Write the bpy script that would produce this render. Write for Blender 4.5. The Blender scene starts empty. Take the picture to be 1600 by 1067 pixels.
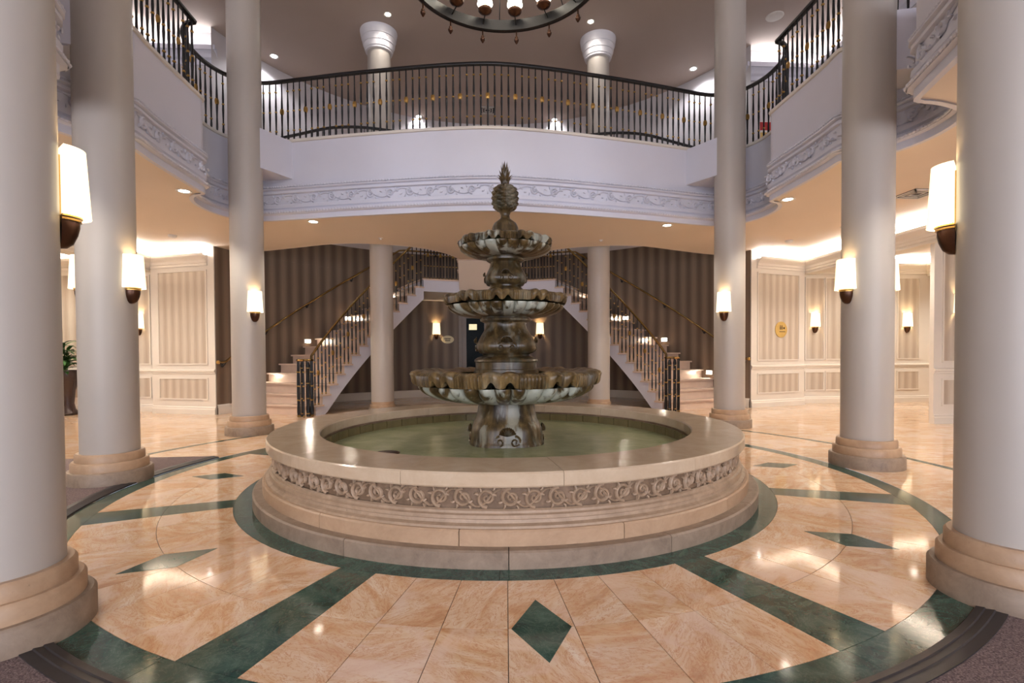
import bpy, bmesh, math, random
from mathutils import Vector, Matrix
from mathutils.geometry import tessellate_polygon
random.seed(7)
PI = math.pi
sc = bpy.context.scene
COL = sc.collection

# ------------------------------------------------------------------ camera
F_PX, PITCH, ROLL, PY, CAM_H, YAW, CAM_X, CAM_Y = 798.875, 0.019, -0.006, 568.2, 1.0118, 0.0634, -0.2219, -4.2839
fw = Vector((math.sin(YAW), math.cos(YAW), 0)); rt = Vector((math.cos(YAW), -math.sin(YAW), 0)); zz = Vector((0, 0, 1))
f2 = fw * math.cos(PITCH) - zz * math.sin(PITCH)
u2 = fw * math.sin(PITCH) + zz * math.cos(PITCH)
r3 = rt * math.cos(ROLL) + u2 * math.sin(ROLL)
u3 = u2 * math.cos(ROLL) - rt * math.sin(ROLL)
cam_d = bpy.data.cameras.new('camera'); cam = bpy.data.objects.new('camera', cam_d); COL.objects.link(cam)
cam_d.sensor_width = 36.0; cam_d.lens = F_PX * 36.0 / 1600.0
cam_d.shift_y = (PY - 533.5) / 1600.0
cam_d.clip_start = 0.05; cam_d.clip_end = 200
M = Matrix((r3, u3, -f2)).transposed().to_4x4(); M.translation = Vector((CAM_X, CAM_Y, CAM_H))
cam.matrix_world = M
sc.camera = cam

# ------------------------------------------------------------------ world, daylight, exposure
w = bpy.data.worlds.new('world'); sc.world = w; w.use_nodes = True
bg = w.node_tree.nodes['Background']; bg.inputs[0].default_value = (0.72, 0.80, 1.0, 1); bg.inputs[1].default_value = 0.6

def area(name, loc, rot, sx, sy, power, color, spread=PI):
    d = bpy.data.lights.new(name, 'AREA'); d.shape = 'RECTANGLE'; d.size = sx; d.size_y = sy
    d.energy = power; d.color = color; d.spread = spread
    o = bpy.data.objects.new(name, d); COL.objects.link(o); o.location = loc; o.rotation_euler = rot
    return o
DAY = (0.86, 0.88, 1.0)
# daylight standing in the tall entrance windows behind the camera
for k, x in enumerate((-4.5, -1.5, 1.5, 4.5)):
    area('daylight_window', (x, -8.95, 3.3), (PI / 2, 0, 0), 2.3, 5.4, 185, DAY)
sc.view_settings.view_transform = 'Standard'; sc.view_settings.look = 'None'
sc.view_settings.exposure = 1.06; sc.view_settings.gamma = 1.0; sc.view_settings.use_curve_mapping = False
sc.cycles.max_bounces = 4; sc.cycles.diffuse_bounces = 3; sc.cycles.glossy_bounces = 2; sc.cycles.transmission_bounces = 2
sc.cycles.adaptive_threshold = 0.06
sc.cycles.caustics_reflective = False; sc.cycles.caustics_refractive = False
sc.cycles.sample_clamp_indirect = 4.0

# ------------------------------------------------------------------ helpers
def S(r, g, b):
    f = lambda c: (c / 255 / 12.92) if c / 255 <= 0.04045 else ((c / 255 + 0.055) / 1.055) ** 2.4
    return (f(r), f(g), f(b), 1.0)

class MB:
    def __init__(s): s.v = []; s.f = []; s.smooth = False
    def add(s, vs, fs):
        n = len(s.v); s.v += [tuple(q) for q in vs]; s.f += [tuple(i + n for i in q) for q in fs]; return s
    def box(s, x0, x1, y0, y1, z0, z1, fr=None):
        vs = [(x, y, z) for z in (z0, z1) for y in (y0, y1) for x in (x0, x1)]
        if fr: vs = [fr(*q) for q in vs]
        return s.add(vs, [(0, 2, 3, 1), (4, 5, 7, 6), (0, 1, 5, 4), (2, 6, 7, 3), (0, 4, 6, 2), (1, 3, 7, 5)])
    def grid(s, rows, cu=False, cv=False):
        nr, nc = len(rows), len(rows[0]); n = len(s.v)
        for r in rows: s.v += [tuple(q) for q in r]
        for i in range(nr if cu else nr - 1):
            for j in range(nc if cv else nc - 1):
                i2, j2 = (i + 1) % nr, (j + 1) % nc
                s.f.append((n + i * nc + j, n + i * nc + j2, n + i2 * nc + j2, n + i2 * nc + j))
        return s
    def lathe(s, prof, n=32, cx=0, cy=0, a0=0, a1=2 * PI):
        full = abs(a1 - a0 - 2 * PI) < 1e-6
        m = n if full else n + 1
        rows = [[(cx + r * math.cos(a0 + (a1 - a0) * k / n), cy + r * math.sin(a0 + (a1 - a0) * k / n), z) for k in range(m)] for r, z in prof]
        return s.grid(rows, False, full)
    def tube(s, pts, rad, n=6, cap=True):
        pts = [Vector(q) for q in pts]; rows = []
        for i, q in enumerate(pts):
            t = (pts[min(i + 1, len(pts) - 1)] - pts[max(i - 1, 0)]).normalized()
            up = Vector((0, 0, 1)) if abs(t.z) < 0.95 else Vector((1, 0, 0))
            a = t.cross(up).normalized(); b = a.cross(t)
            r = rad[i] if isinstance(rad, (list, tuple)) else rad
            rows.append([q + a * (r * math.cos(2 * PI * k / n)) + b * (r * math.sin(2 * PI * k / n)) for k in range(n)])
        n0 = len(s.v); s.grid(rows, False, True)
        if cap:
            s.f.append(tuple(n0 + k for k in range(n))); e = n0 + (len(rows) - 1) * n
            s.f.append(tuple(e + n - 1 - k for k in range(n)))
        return s
    def prism(s, poly, z0, z1):
        n = len(poly); b = len(s.v)
        s.v += [(x, y, z0) for x, y in poly] + [(x, y, z1) for x, y in poly]
        s.f.append(tuple(b + n - 1 - k for k in range(n))); s.f.append(tuple(b + n + k for k in range(n)))
        for k in range(n):
            k2 = (k + 1) % n; s.f.append((b + k, b + k2, b + n + k2, b + n + k))
        return s
    def sphere(s, c, rx, ry=None, rz=None, n=10, m=6):
        ry = ry or rx; rz = rz or rx
        rows = [[(c[0] + rx * math.sin(PI * i / m) * math.cos(2 * PI * k / n), c[1] + ry * math.sin(PI * i / m) * math.sin(2 * PI * k / n), c[2] + rz * math.cos(PI * i / m)) for k in range(n)] for i in range(m + 1)]
        return s.grid(rows, False, True)
    def data(s, name, mat, smooth=None):
        me = bpy.data.meshes.new(name); me.from_pydata(s.v, [], s.f); me.validate()
        bm = bmesh.new(); bm.from_mesh(me); bmesh.ops.remove_doubles(bm, verts=bm.verts, dist=1e-5)
        bmesh.ops.recalc_face_normals(bm, faces=bm.faces); bm.to_mesh(me); bm.free()
        me.materials.append(mat)
        if smooth:
            me.polygons.foreach_set('use_smooth', [True] * len(me.polygons))
            try: me.set_sharp_from_angle(angle=math.radians(smooth))
            except Exception: pass
        me.update(); return me
    def build(s, name, mat, parent=None, smooth=None, loc=None):
        return obj(name, s.data(name, mat, smooth), parent, loc)

def obj(name, me, parent=None, loc=None, rot=None, scale=None):
    o = bpy.data.objects.new(name, me); COL.objects.link(o)
    if parent: o.parent = parent
    if loc is not None: o.location = loc
    if rot is not None: o.rotation_euler = rot
    if scale is not None: o.scale = scale
    return o
def tag(o, label, cat=None, group=None, kind=None):
    o['label'] = label
    if cat: o['category'] = cat
    if group: o['group'] = group
    if kind: o['kind'] = kind
    return o
def thing(name, label, cat, loc=(0, 0, 0), rz=0, group=None):
    o = bpy.data.objects.new(name, None); COL.objects.link(o); o.location = loc; o.rotation_euler = (0, 0, rz); o.empty_display_size = 0.1
    return tag(o, label, cat, group)
def struct(o, label): o['kind'] = 'structure'; o['label'] = label; return o
def setting(name, label):
    o = bpy.data.objects.new(name, None); COL.objects.link(o); return struct(o, label)
def light(name, kind, loc, power, color, parent=None, size=0.03, rot=None, angle=None, blend=0.5):
    d = bpy.data.lights.new(name, kind); d.energy = power; d.color = color; d.shadow_soft_size = size
    if kind == 'SPOT': d.spot_size = angle; d.spot_blend = blend
    o = bpy.data.objects.new(name, d); COL.objects.link(o); o.location = loc
    if rot: o.rotation_euler = rot
    if parent: o.parent = parent
    return o
def sweep(path, prof, closed=False, mb=None):
    """profile of (offset to the right of the path, z) swept along a plan path"""
    mb = mb or MB(); n = len(path); rows = []
    for i, q in enumerate(path):
        a = path[(i - 1) % n] if (closed or i > 0) else q
        b = path[(i + 1) % n] if (closed or i < n - 1) else q
        t = Vector((b[0] - a[0], b[1] - a[1])).normalized(); nx, ny = t.y, -t.x
        rows.append([(q[0] + nx * d, q[1] + ny * d, z + (q[2] if len(q) > 2 else 0)) for d, z in prof])
    return mb.grid(rows, closed, False)
def catmull(pts, closed, step):
    out = []; n = len(pts)
    for i in range(n if closed else n - 1):
        p0, p1, p2, p3 = [Vector(pts[(i + k) % n] if closed else pts[min(max(i + k, 0), n - 1)]) for k in (-1, 0, 1, 2)]
        m = max(1, int((p2 - p1).length / step))
        for j in range(m):
            t = j / m
            out.append(0.5 * ((2 * p1) + (p2 - p0) * t + (2 * p0 - 5 * p1 + 4 * p2 - p3) * t * t + (3 * p1 - p0 - 3 * p2 + p3) * t ** 3))
    if not closed: out.append(Vector(pts[-1]))
    return [(q.x, q.y) for q in out]
def resample(path, step):
    out = [(path[0], 0)]; acc = 0; L = 0; target = step; res = []
    cum = [0]
    for a, b in zip(path, path[1:]): cum.append(cum[-1] + math.hypot(b[0] - a[0], b[1] - a[1]))
    n = max(1, round(cum[-1] / step)); st = cum[-1] / n; i = 0
    for k in range(n + 1):
        s = min(k * st, cum[-1] - 1e-9)
        while cum[i + 1] < s: i += 1
        t = (s - cum[i]) / max(1e-9, cum[i + 1] - cum[i]); a, b = path[i], path[i + 1]
        ang = math.atan2(b[1] - a[1], b[0] - a[0])
        res.append((a[0] + (b[0] - a[0]) * t, a[1] + (b[1] - a[1]) * t, ang))
    return res
def offset(path, d, closed=False):
    n = len(path); out = []
    for i, q in enumerate(path):
        a = path[(i - 1) % n] if (closed or i > 0) else q
        b = path[(i + 1) % n] if (closed or i < n - 1) else q
        t = Vector((b[0] - a[0], b[1] - a[1])).normalized(); out.append((q[0] + t.y * d, q[1] - t.x * d))
    return out
def flat(polys, z, flip=False):
    """flat faces of a polygon with holes"""
    vs = [[Vector((x, y, 0)) for x, y in p] for p in polys]
    tris = tessellate_polygon(vs); allv = [(x, y, z) for p in polys for x, y in p]
    return allv, [tuple(t) for t in tris]

# ------------------------------------------------------------------ materials
def nt(name):
    m = bpy.data.materials.new(name); m.use_nodes = True; t = m.node_tree; b = t.nodes['Principled BSDF']
    return m, t, b, t.nodes, t.links
def ramp(t, stops, fac=None, interp='LINEAR'):
    r = t.nodes.new('ShaderNodeValToRGB'); r.color_ramp.interpolation = interp
    while len(r.color_ramp.elements) < len(stops): r.color_ramp.elements.new(0.5)
    for e, (p, c) in zip(r.color_ramp.elements, stops): e.position = p; e.color = c
    if fac is not None: t.links.new(fac, r.inputs[0])
    return r
def noise(t, scale, detail=4, rough=0.5, vec=None, dist=0):
    n = t.nodes.new('ShaderNodeTexNoise'); n.inputs['Scale'].default_value = scale; n.inputs['Detail'].default_value = detail
    n.inputs['Roughness'].default_value = rough; n.inputs['Distortion'].default_value = dist
    if vec is not None: t.links.new(vec, n.inputs['Vector'])
    return n
def coords(t, kind='Object', scale=(1, 1, 1), loc=None, rnd=False):
    c = t.nodes.new('ShaderNodeTexCoord'); m = t.nodes.new('ShaderNodeMapping'); m.inputs['Scale'].default_value = scale
    t.links.new(c.outputs[kind], m.inputs['Vector'])
    if rnd:
        oi = t.nodes.new('ShaderNodeObjectInfo'); ml = t.nodes.new('ShaderNodeMath'); ml.operation = 'MULTIPLY'; ml.inputs[1].default_value = 37.0
        t.links.new(oi.outputs['Random'], ml.inputs[0])
        cb = t.nodes.new('ShaderNodeCombineXYZ'); t.links.new(ml.outputs[0], cb.inputs[0]); t.links.new(ml.outputs[0], cb.inputs[1])
        t.links.new(cb.outputs[0], m.inputs['Location'])
        cr = t.nodes.new('ShaderNodeCombineXYZ'); m2 = t.nodes.new('ShaderNodeMath'); m2.operation = 'MULTIPLY'; m2.inputs[1].default_value = 3.0
        t.links.new(oi.outputs['Random'], m2.inputs[0]); t.links.new(m2.outputs[0], cr.inputs[2]); t.links.new(cr.outputs[0], m.inputs['Rotation'])
    return m.outputs[0]
def bump(t, b, h, strength=0.1, dist=0.01):
    n = t.nodes.new('ShaderNodeBump'); n.inputs['Strength'].default_value = strength; n.inputs['Distance'].default_value = dist
    t.links.new(h, n.inputs['Height']); t.links.new(n.outputs[0], b.inputs['Normal'])
def mix(t, fac, a, b_):
    m = t.nodes.new('ShaderNodeMix'); m.data_type = 'RGBA'
    if isinstance(fac, float): m.inputs[0].default_value = fac
    else: t.links.new(fac, m.inputs[0])
    for s, i in ((a, 6), (b_, 7)):
        if isinstance(s, tuple): m.inputs[i].default_value = s
        else: t.links.new(s, m.inputs[i])
    return m.outputs[2]
def plain(name, col, rough=0.5, metal=0.0, var=0.06, nscale=6.0, bmp=0.0, spec=0.5):
    m, t, b, N, L = nt(name); v = coords(t)
    n = noise(t, nscale, 4, 0.55, v)
    d = tuple(c * (1 - var) for c in col[:3]) + (1,); u = tuple(min(1, c * (1 + var)) for c in col[:3]) + (1,)
    r = ramp(t, [(0.3, d), (0.7, u)], n.outputs[0]); L.new(r.outputs[0], b.inputs['Base Color'])
    b.inputs['Roughness'].default_value = rough; b.inputs['Metallic'].default_value = metal
    b.inputs['Specular IOR Level'].default_value = spec
    if bmp:
        n2 = noise(t, 90, 3, 0.6, v); bump(t, b, n2.outputs[0], bmp, 0.003)
    return m
def emit(name, col, strength):
    m, t, b, N, L = nt(name); b.inputs['Base Color'].default_value = (0.9, 0.88, 0.84, 1)
    n = noise(t, 20, 2, 0.5, coords(t)); r = ramp(t, [(0.0, tuple(c * 0.95 for c in col[:3]) + (1,)), (1.0, col)], n.outputs[0])
    L.new(r.outputs[0], b.inputs['Emission Color']); b.inputs['Emission Strength'].default_value = strength
    b.inputs['Roughness'].default_value = 0.6
    return m
def marble(name, rnd=True, rough=0.07, joints=False):
    m, t, b, N, L = nt(name)
    v = coords(t, 'Object', (1, 1, 1), rnd=rnd)
    st = N.new('ShaderNodeMapping'); st.inputs['Scale'].default_value = (1.6, 4.5, 1.0); L.new(v, st.inputs[0])
    n1 = noise(t, 1.5, 6, 0.62, st.outputs[0], 1.6)
    r1 = ramp(t, [(0.25, S(194, 146, 104)), (0.40, S(218, 177, 138)), (0.55, S(229, 200, 168)), (0.72, S(237, 220, 198))], n1.outputs[0])
    n2 = noise(t, 3.4, 6, 0.7, st.outputs[0], 2.5)
    r2 = ramp(t, [(0.475, (0, 0, 0, 1)), (0.50, (0.8, 0.8, 0.8, 1)), (0.525, (0, 0, 0, 1))], n2.outputs[0])
    c = mix(t, r2.outputs[0], r1.outputs[0], S(196, 128, 84))
    n4 = noise(t, 2.2, 4, 0.6, v, 1.2)
    r4 = ramp(t, [(0.52, (0, 0, 0, 1)), (0.62, (0.65, 0.65, 0.65, 1))], n4.outputs[0])
    c = mix(t, r4.outputs[0], c, S(234, 208, 188))
    n3 = noise(t, 9, 4, 0.75, st.outputs[0], 0.6)
    r3_ = ramp(t, [(0.66, (0, 0, 0, 1)), (0.72, (0.8, 0.8, 0.8, 1))], n3.outputs[0])
    n5 = noise(t, 1.1, 2, 0.5, v); r5 = ramp(t, [(0.55, (0, 0, 0, 1)), (0.68, (1, 1, 1, 1))], n5.outputs[0])
    ml = N.new('ShaderNodeMath'); ml.operation = 'MULTIPLY'; L.new(r3_.outputs[0], ml.inputs[0]); L.new(r5.outputs[0], ml.inputs[1])
    c = mix(t, ml.outputs[0], c, S(96, 66, 46))
    if rnd:
        oi = N.new('ShaderNodeObjectInfo'); rt_ = ramp(t, [(0.0, (0.93, 0.87, 0.80, 1)), (0.35, (1.0, 0.98, 0.94, 1)), (0.7, (0.98, 0.95, 0.93, 1)), (1.0, (1.0, 1.0, 1.0, 1))], oi.outputs['Random'])
        mm = N.new('ShaderNodeMix'); mm.data_type = 'RGBA'; mm.blend_type = 'MULTIPLY'; mm.inputs[0].default_value = 1.0
        L.new(c, mm.inputs[6]); L.new(rt_.outputs[0], mm.inputs[7]); c = mm.outputs[2]
    L.new(c, b.inputs['Base Color'])
    b.inputs['Roughness'].default_value = rough
    nb = noise(t, 2.5, 3, 0.5, v); bump(t, b, nb.outputs[0], 0.02, 0.02)
    return m
def green(name):
    m, t, b, N, L = nt(name); v = coords(t, 'Object', (1, 1, 1), rnd=True)
    n1 = noise(t, 5, 6, 0.7, v, 1.5)
    r1 = ramp(t, [(0.25, S(22, 40, 36)), (0.5, S(48, 78, 68)), (0.75, S(84, 112, 98))], n1.outputs[0])
    n2 = noise(t, 7, 5, 0.7, v, 3); r2 = ramp(t, [(0.485, (0, 0, 0, 1)), (0.5, (0.4, 0.4, 0.4, 1)), (0.515, (0, 0, 0, 1))], n2.outputs[0])
    L.new(mix(t, r2.outputs[0], r1.outputs[0], S(128, 146, 132)), b.inputs['Base Color'])
    b.inputs['Roughness'].default_value = 0.10
    return m
def stone(name, a, b_, rough=0.35, scale=5, pits=True):
    m, t, b, N, L = nt(name); v = coords(t)
    n1 = noise(t, scale, 5, 0.7, v, 0.4); r1 = ramp(t, [(0.3, a), (0.7, b_)], n1.outputs[0]); c = r1.outputs[0]
    if pits:
        n2 = noise(t, 60, 3, 0.6, v); r2 = ramp(t, [(0.70, (0, 0, 0, 1)), (0.76, (0.6, 0.6, 0.6, 1))], n2.outputs[0]); c = mix(t, r2.outputs[0], c, tuple(x * 0.45 for x in a[:3]) + (1,))
    L.new(c, b.inputs['Base Color']); b.inputs['Roughness'].default_value = rough
    n3 = noise(t, 45, 5, 0.6, v); bump(t, b, n3.outputs[0], 0.12, 0.004)
    return m
def wallpaper(name, a, b_, period=0.19, angular=None):
    m, t, b, N, L = nt(name)
    tc = N.new('ShaderNodeTexCoord'); sp = N.new('ShaderNodeSeparateXYZ'); L.new(tc.outputs['Object'], sp.inputs[0])
    if angular:
        cx, cy, r = angular
        s1 = N.new('ShaderNodeMath'); s1.operation = 'SUBTRACT'; s1.inputs[1].default_value = cx; L.new(sp.outputs[0], s1.inputs[0])
        s2 = N.new('ShaderNodeMath'); s2.operation = 'SUBTRACT'; s2.inputs[1].default_value = cy; L.new(sp.outputs[1], s2.inputs[0])
        at = N.new('ShaderNodeMath'); at.operation = 'ARCTAN2'; L.new(s2.outputs[0], at.inputs[0]); L.new(s1.outputs[0], at.inputs[1])
        u = N.new('ShaderNodeMath'); u.operation = 'MULTIPLY'; u.inputs[1].default_value = r; L.new(at.outputs[0], u.inputs[0]); uo = u.outputs[0]
    else: uo = sp.outputs[0]
    ml = N.new('ShaderNodeMath'); ml.operation = 'MULTIPLY'; ml.inputs[1].default_value = 2 * PI / period; L.new(uo, ml.inputs[0])
    sn = N.new('ShaderNodeMath'); sn.operation = 'SINE'; L.new(ml.outputs[0], sn.inputs[0])
    mr = N.new('ShaderNodeMapRange'); mr.inputs[1].default_value = -0.9; mr.inputs[2].default_value = 0.9; L.new(sn.outputs[0], mr.inputs[0])
    v = coords(t, 'Object', (30, 30, 1.5)); n = noise(t, 2.0, 5, 0.7, v)
    base = mix(t, mr.outputs[0], a, b_)
    r = ramp(t, [(0.3, (0.82, 0.82, 0.82, 1)), (0.7, (1, 1, 1, 1))], n.outputs[0])
    mm = N.new('ShaderNodeMix'); mm.data_type = 'RGBA'; mm.blend_type = 'MULTIPLY'; mm.inputs[0].default_value = 1.0
    L.new(base, mm.inputs[6]); L.new(r.outputs[0], mm.inputs[7]); L.new(mm.outputs[2], b.inputs['Base Color'])
    b.inputs['Roughness'].default_value = 0.55
    return m
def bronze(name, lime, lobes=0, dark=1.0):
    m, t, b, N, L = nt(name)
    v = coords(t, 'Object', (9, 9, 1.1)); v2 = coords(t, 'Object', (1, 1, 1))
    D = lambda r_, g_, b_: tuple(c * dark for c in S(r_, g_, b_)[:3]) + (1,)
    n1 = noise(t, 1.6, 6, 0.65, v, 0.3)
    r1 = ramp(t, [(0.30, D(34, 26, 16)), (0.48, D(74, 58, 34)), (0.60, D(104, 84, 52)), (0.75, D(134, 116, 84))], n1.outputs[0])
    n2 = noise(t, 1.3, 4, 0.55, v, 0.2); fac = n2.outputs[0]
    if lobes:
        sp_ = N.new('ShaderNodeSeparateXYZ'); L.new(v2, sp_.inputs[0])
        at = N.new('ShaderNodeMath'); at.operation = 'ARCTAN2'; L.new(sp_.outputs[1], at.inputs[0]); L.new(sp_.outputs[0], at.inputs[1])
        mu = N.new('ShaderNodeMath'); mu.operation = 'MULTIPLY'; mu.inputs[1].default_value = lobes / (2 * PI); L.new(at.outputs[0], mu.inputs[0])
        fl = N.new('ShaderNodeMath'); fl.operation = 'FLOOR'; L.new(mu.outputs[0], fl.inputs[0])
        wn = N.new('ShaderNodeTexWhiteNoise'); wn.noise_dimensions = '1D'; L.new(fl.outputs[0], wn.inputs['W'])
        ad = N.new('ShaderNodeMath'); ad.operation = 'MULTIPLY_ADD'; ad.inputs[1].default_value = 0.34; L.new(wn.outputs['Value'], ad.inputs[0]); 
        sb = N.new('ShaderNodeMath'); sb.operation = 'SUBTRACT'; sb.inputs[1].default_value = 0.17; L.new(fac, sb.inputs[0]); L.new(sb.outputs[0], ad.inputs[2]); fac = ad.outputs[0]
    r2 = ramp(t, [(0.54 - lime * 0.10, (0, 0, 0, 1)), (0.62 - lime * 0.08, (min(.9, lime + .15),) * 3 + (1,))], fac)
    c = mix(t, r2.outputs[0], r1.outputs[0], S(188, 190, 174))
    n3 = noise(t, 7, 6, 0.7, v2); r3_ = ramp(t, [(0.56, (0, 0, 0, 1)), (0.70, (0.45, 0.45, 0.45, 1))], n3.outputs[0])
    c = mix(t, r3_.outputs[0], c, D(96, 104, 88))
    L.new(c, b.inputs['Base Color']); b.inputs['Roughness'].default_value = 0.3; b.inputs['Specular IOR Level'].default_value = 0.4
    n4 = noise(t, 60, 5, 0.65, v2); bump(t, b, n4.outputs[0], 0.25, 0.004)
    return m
def carpet_mat():
    m, t, b, N, L = nt('carpet_weave'); v = coords(t)
    n1 = noise(t, 160, 2, 0.6, v); n2 = noise(t, 60, 3, 0.6, v)
    r = ramp(t, [(0.35, S(72, 58, 58)), (0.5, S(112, 94, 92)), (0.65, S(156, 138, 132))], n1.outputs[0])
    L.new(mix(t, 0.3, r.outputs[0], ramp(t, [(0.4, S(84, 66, 66)), (0.6, S(134, 114, 112))], n2.outputs[0]).outputs[0]), b.inputs['Base Color'])
    b.inputs['Roughness'].default_value = 0.95; bump(t, b, n1.outputs[0], 0.6, 0.01)
    return m
def water_mat():
    m, t, b, N, L = nt('pool_water'); v = coords(t)
    n = noise(t, 3, 5, 0.6, v, 0.5); r = ramp(t, [(0.3, S(150, 158, 116)), (0.7, S(180, 184, 146))], n.outputs[0])
    L.new(r.outputs[0], b.inputs['Base Color']); b.inputs['Roughness'].default_value = 0.16; b.inputs['IOR'].default_value = 1.33; b.inputs['Specular IOR Level'].default_value = 0.3
    n2 = noise(t, 9, 4, 0.6, v, 1.0); bump(t, b, n2.outputs[0], 0.18, 0.02)
    return m

PAINT = plain('column_paint', S(184, 176, 167), 0.42, 0, 0.015, 2.0, 0.03)
WHITE = plain('white_plaster', S(217, 216, 226), 0.5, 0, 0.015, 2.0)
TRIM = plain('cream_trim', S(226, 218, 206), 0.4, 0, 0.02, 3.0)
SOFFIT = plain('soffit_paint', S(234, 219, 202), 0.6, 0, 0.015, 1.5)
CEIL = plain('ceiling_paint', S(190, 174, 164), 0.7, 0, 0.02, 1.5)
UPWALL = plain('upper_wall_paint', S(206, 200, 200), 0.6, 0, 0.02, 1.5)
MARBLE = marble('peach_marble'); MARBLE_FAR = marble('peach_marble_field', rnd=False)
GREEN = green('green_marble')
GROUT = plain('grout', S(92, 74, 60), 0.8)
CARPET = carpet_mat()
RUBBER = plain('rubber_strip', S(44, 42, 44), 0.4, 0, 0.25, 12.0)
BASE = stone('limestone', S(164, 134, 106), S(190, 160, 130), 0.4)
BASE_LOW = stone('limestone_plinth', S(124, 106, 90), S(160, 140, 120), 0.5, 9)
COPING = stone('coping_stone', S(190, 166, 138), S(208, 188, 162), 0.16, 4, False)
CARVE = stone('carved_limestone', S(150, 126, 102), S(182, 156, 130), 0.5, 9)
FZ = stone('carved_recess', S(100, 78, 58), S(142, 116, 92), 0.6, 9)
WP_DARK = wallpaper('striped_wallpaper', S(104, 87, 72), S(138, 120, 102), 0.25, (0, 3.3, 4.95))
WP_PANEL = wallpaper('panel_wallpaper', S(188, 172, 154), S(210, 199, 183), 0.165)
BLACK = plain('black_iron', S(16, 15, 18), 0.38, 0.0, 0.1)
GOLD = plain('gilded_brass', S(176, 140, 78), 0.28, 0.85, 0.1)
RAILBRASS = plain('brass_rail', S(150, 122, 76), 0.25, 0.9, 0.08)
COPPER = plain('bronze_cup', S(74, 46, 30), 0.3, 0.6, 0.15, 20)
SHADE = emit('lamp_shade_glow', (1.0, 0.83, 0.52, 1), 0.72)
BULB = emit('bulb_glow', (1.0, 0.88, 0.66, 1), 9.0)
DOWN = emit('downlight_glow', (1.0, 0.90, 0.76, 1), 12.0)
DOWN_COOL = emit('downlight_cool_glow', (0.92, 0.94, 1.0, 1), 16.0)
COVE = emit('cove_strip_glow', (1.0, 0.96, 0.91, 1), 80.0); COVE_UP = emit('upper_cove_strip_glow', (0.95, 0.96, 1.0, 1), 9.0)
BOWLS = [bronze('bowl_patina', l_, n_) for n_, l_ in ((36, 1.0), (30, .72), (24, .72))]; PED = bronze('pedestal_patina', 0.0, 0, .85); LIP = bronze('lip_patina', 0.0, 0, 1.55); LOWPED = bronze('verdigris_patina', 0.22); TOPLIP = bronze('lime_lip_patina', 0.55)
WATER = water_mat()
MARBLE_STEP = plain('step_marble', S(214, 190, 172), 0.25, 0, 0.06, 5)
DOORPAINT = plain('door_paint', S(134, 118, 104), 0.45)
GLASS_DARK = plain('dark_glass', S(10, 18, 18), 0.2, 0, 0.1, spec=0.03)
LEAF = plain('leaf_green', S(54, 92, 42), 0.4, 0, 0.4, 9)
POT = plain('dark_glazed_pot', S(44, 26, 24), 0.25)
WHITEPLASTIC = plain('white_plastic', S(220, 214, 206), 0.5)
DARKSLOT = plain('dark_slot', S(40, 36, 34), 0.6)
INK = plain('dark_print', S(52, 38, 18), 0.6)
SIGNGOLD = plain('gold_sign', S(206, 172, 100), 0.35, 0.2, 0.08)
SIGNCREAM = plain('cream_sign', S(222, 206, 160), 0.4, 0, 0.05)
RED = plain('red_print', S(178, 46, 44), 0.6); BLUEP = plain('pale_blue_print', S(176, 204, 222), 0.6)
CAPWHITE = plain('capital_white', S(232, 230, 234), 0.4, 0, 0.01)

# ------------------------------------------------------------------ levels (metres)
Z_SOF, Z_UP, Z_CEIL = 2.88, 3.78, 6.58
SC = (0.0, 3.3); R_WALL = 4.95     # centre and radius of the curved stair wall
def pol(r, deg, c=(0, 0)): return (c[0] + r * math.cos(math.radians(deg)), c[1] + r * math.sin(math.radians(deg)))

# the wavy edge of the gallery, back centre -> right -> front, then mirrored
HALF = [(0, 2.38), (.64, 2.445), (1.31, 2.575), (2.02, 2.735), (2.65, 2.90), (3.05, 3.00), (3.24, 3.02), (3.42, 2.97), (3.57, 2.82), (3.655, 2.6), (3.675, 2.4), (3.655, 2.18),
        (3.58, 1.99), (3.47, 1.87), (3.385, 1.845), (3.352, 1.805), (3.350, 1.75), (3.345, 1.5), (3.335, 1.1), (3.32, .8), (3.293, .58), (3.29, .52), (3.32, .475), (3.37, .465), (3.46, .445), (3.58, .37), (3.665, .2), (3.70, .02), (3.695, -.16),
        (3.64, -.37), (3.5, -.53), (3.25, -.62), (3.07, -.645), (3.015, -.66), (2.985, -.70), (2.965, -.76), (2.885, -.98), (2.80, -1.22), (2.6, -1.75), (2.5, -1.98), (2.56, -2.15), (2.5, -2.45), (2.3, -2.68),
        (2.0, -2.78), (1.7, -2.74), (1.4, -2.74), (.7, -2.86), (0, -2.9)]
LOOP = catmull(HALF + [(-x, y) for x, y in HALF[-2:0:-1]], True, 0.05)
# rear edge of the gallery slab over the stair hall
REAR_H = [(-4.72, 5.05), (-4.4, 5.2), (-4.05, 5.15), (-3.33, 4.82), (-2.76, 4.55), (-2.40, 4.47), (-2.08, 4.48), (-1.68, 4.58), (-1.38, 4.71), (-1.11, 4.92), (-.81, 5.32), (-.60, 5.84)]
REAR_H = [(-4.60, 5.30)] + REAR_H[2:]
REAR_L = catmull(REAR_H, False, 0.08)
REAR = REAR_L + [(-x, y) for x, y in REAR_L[::-1]]

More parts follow.
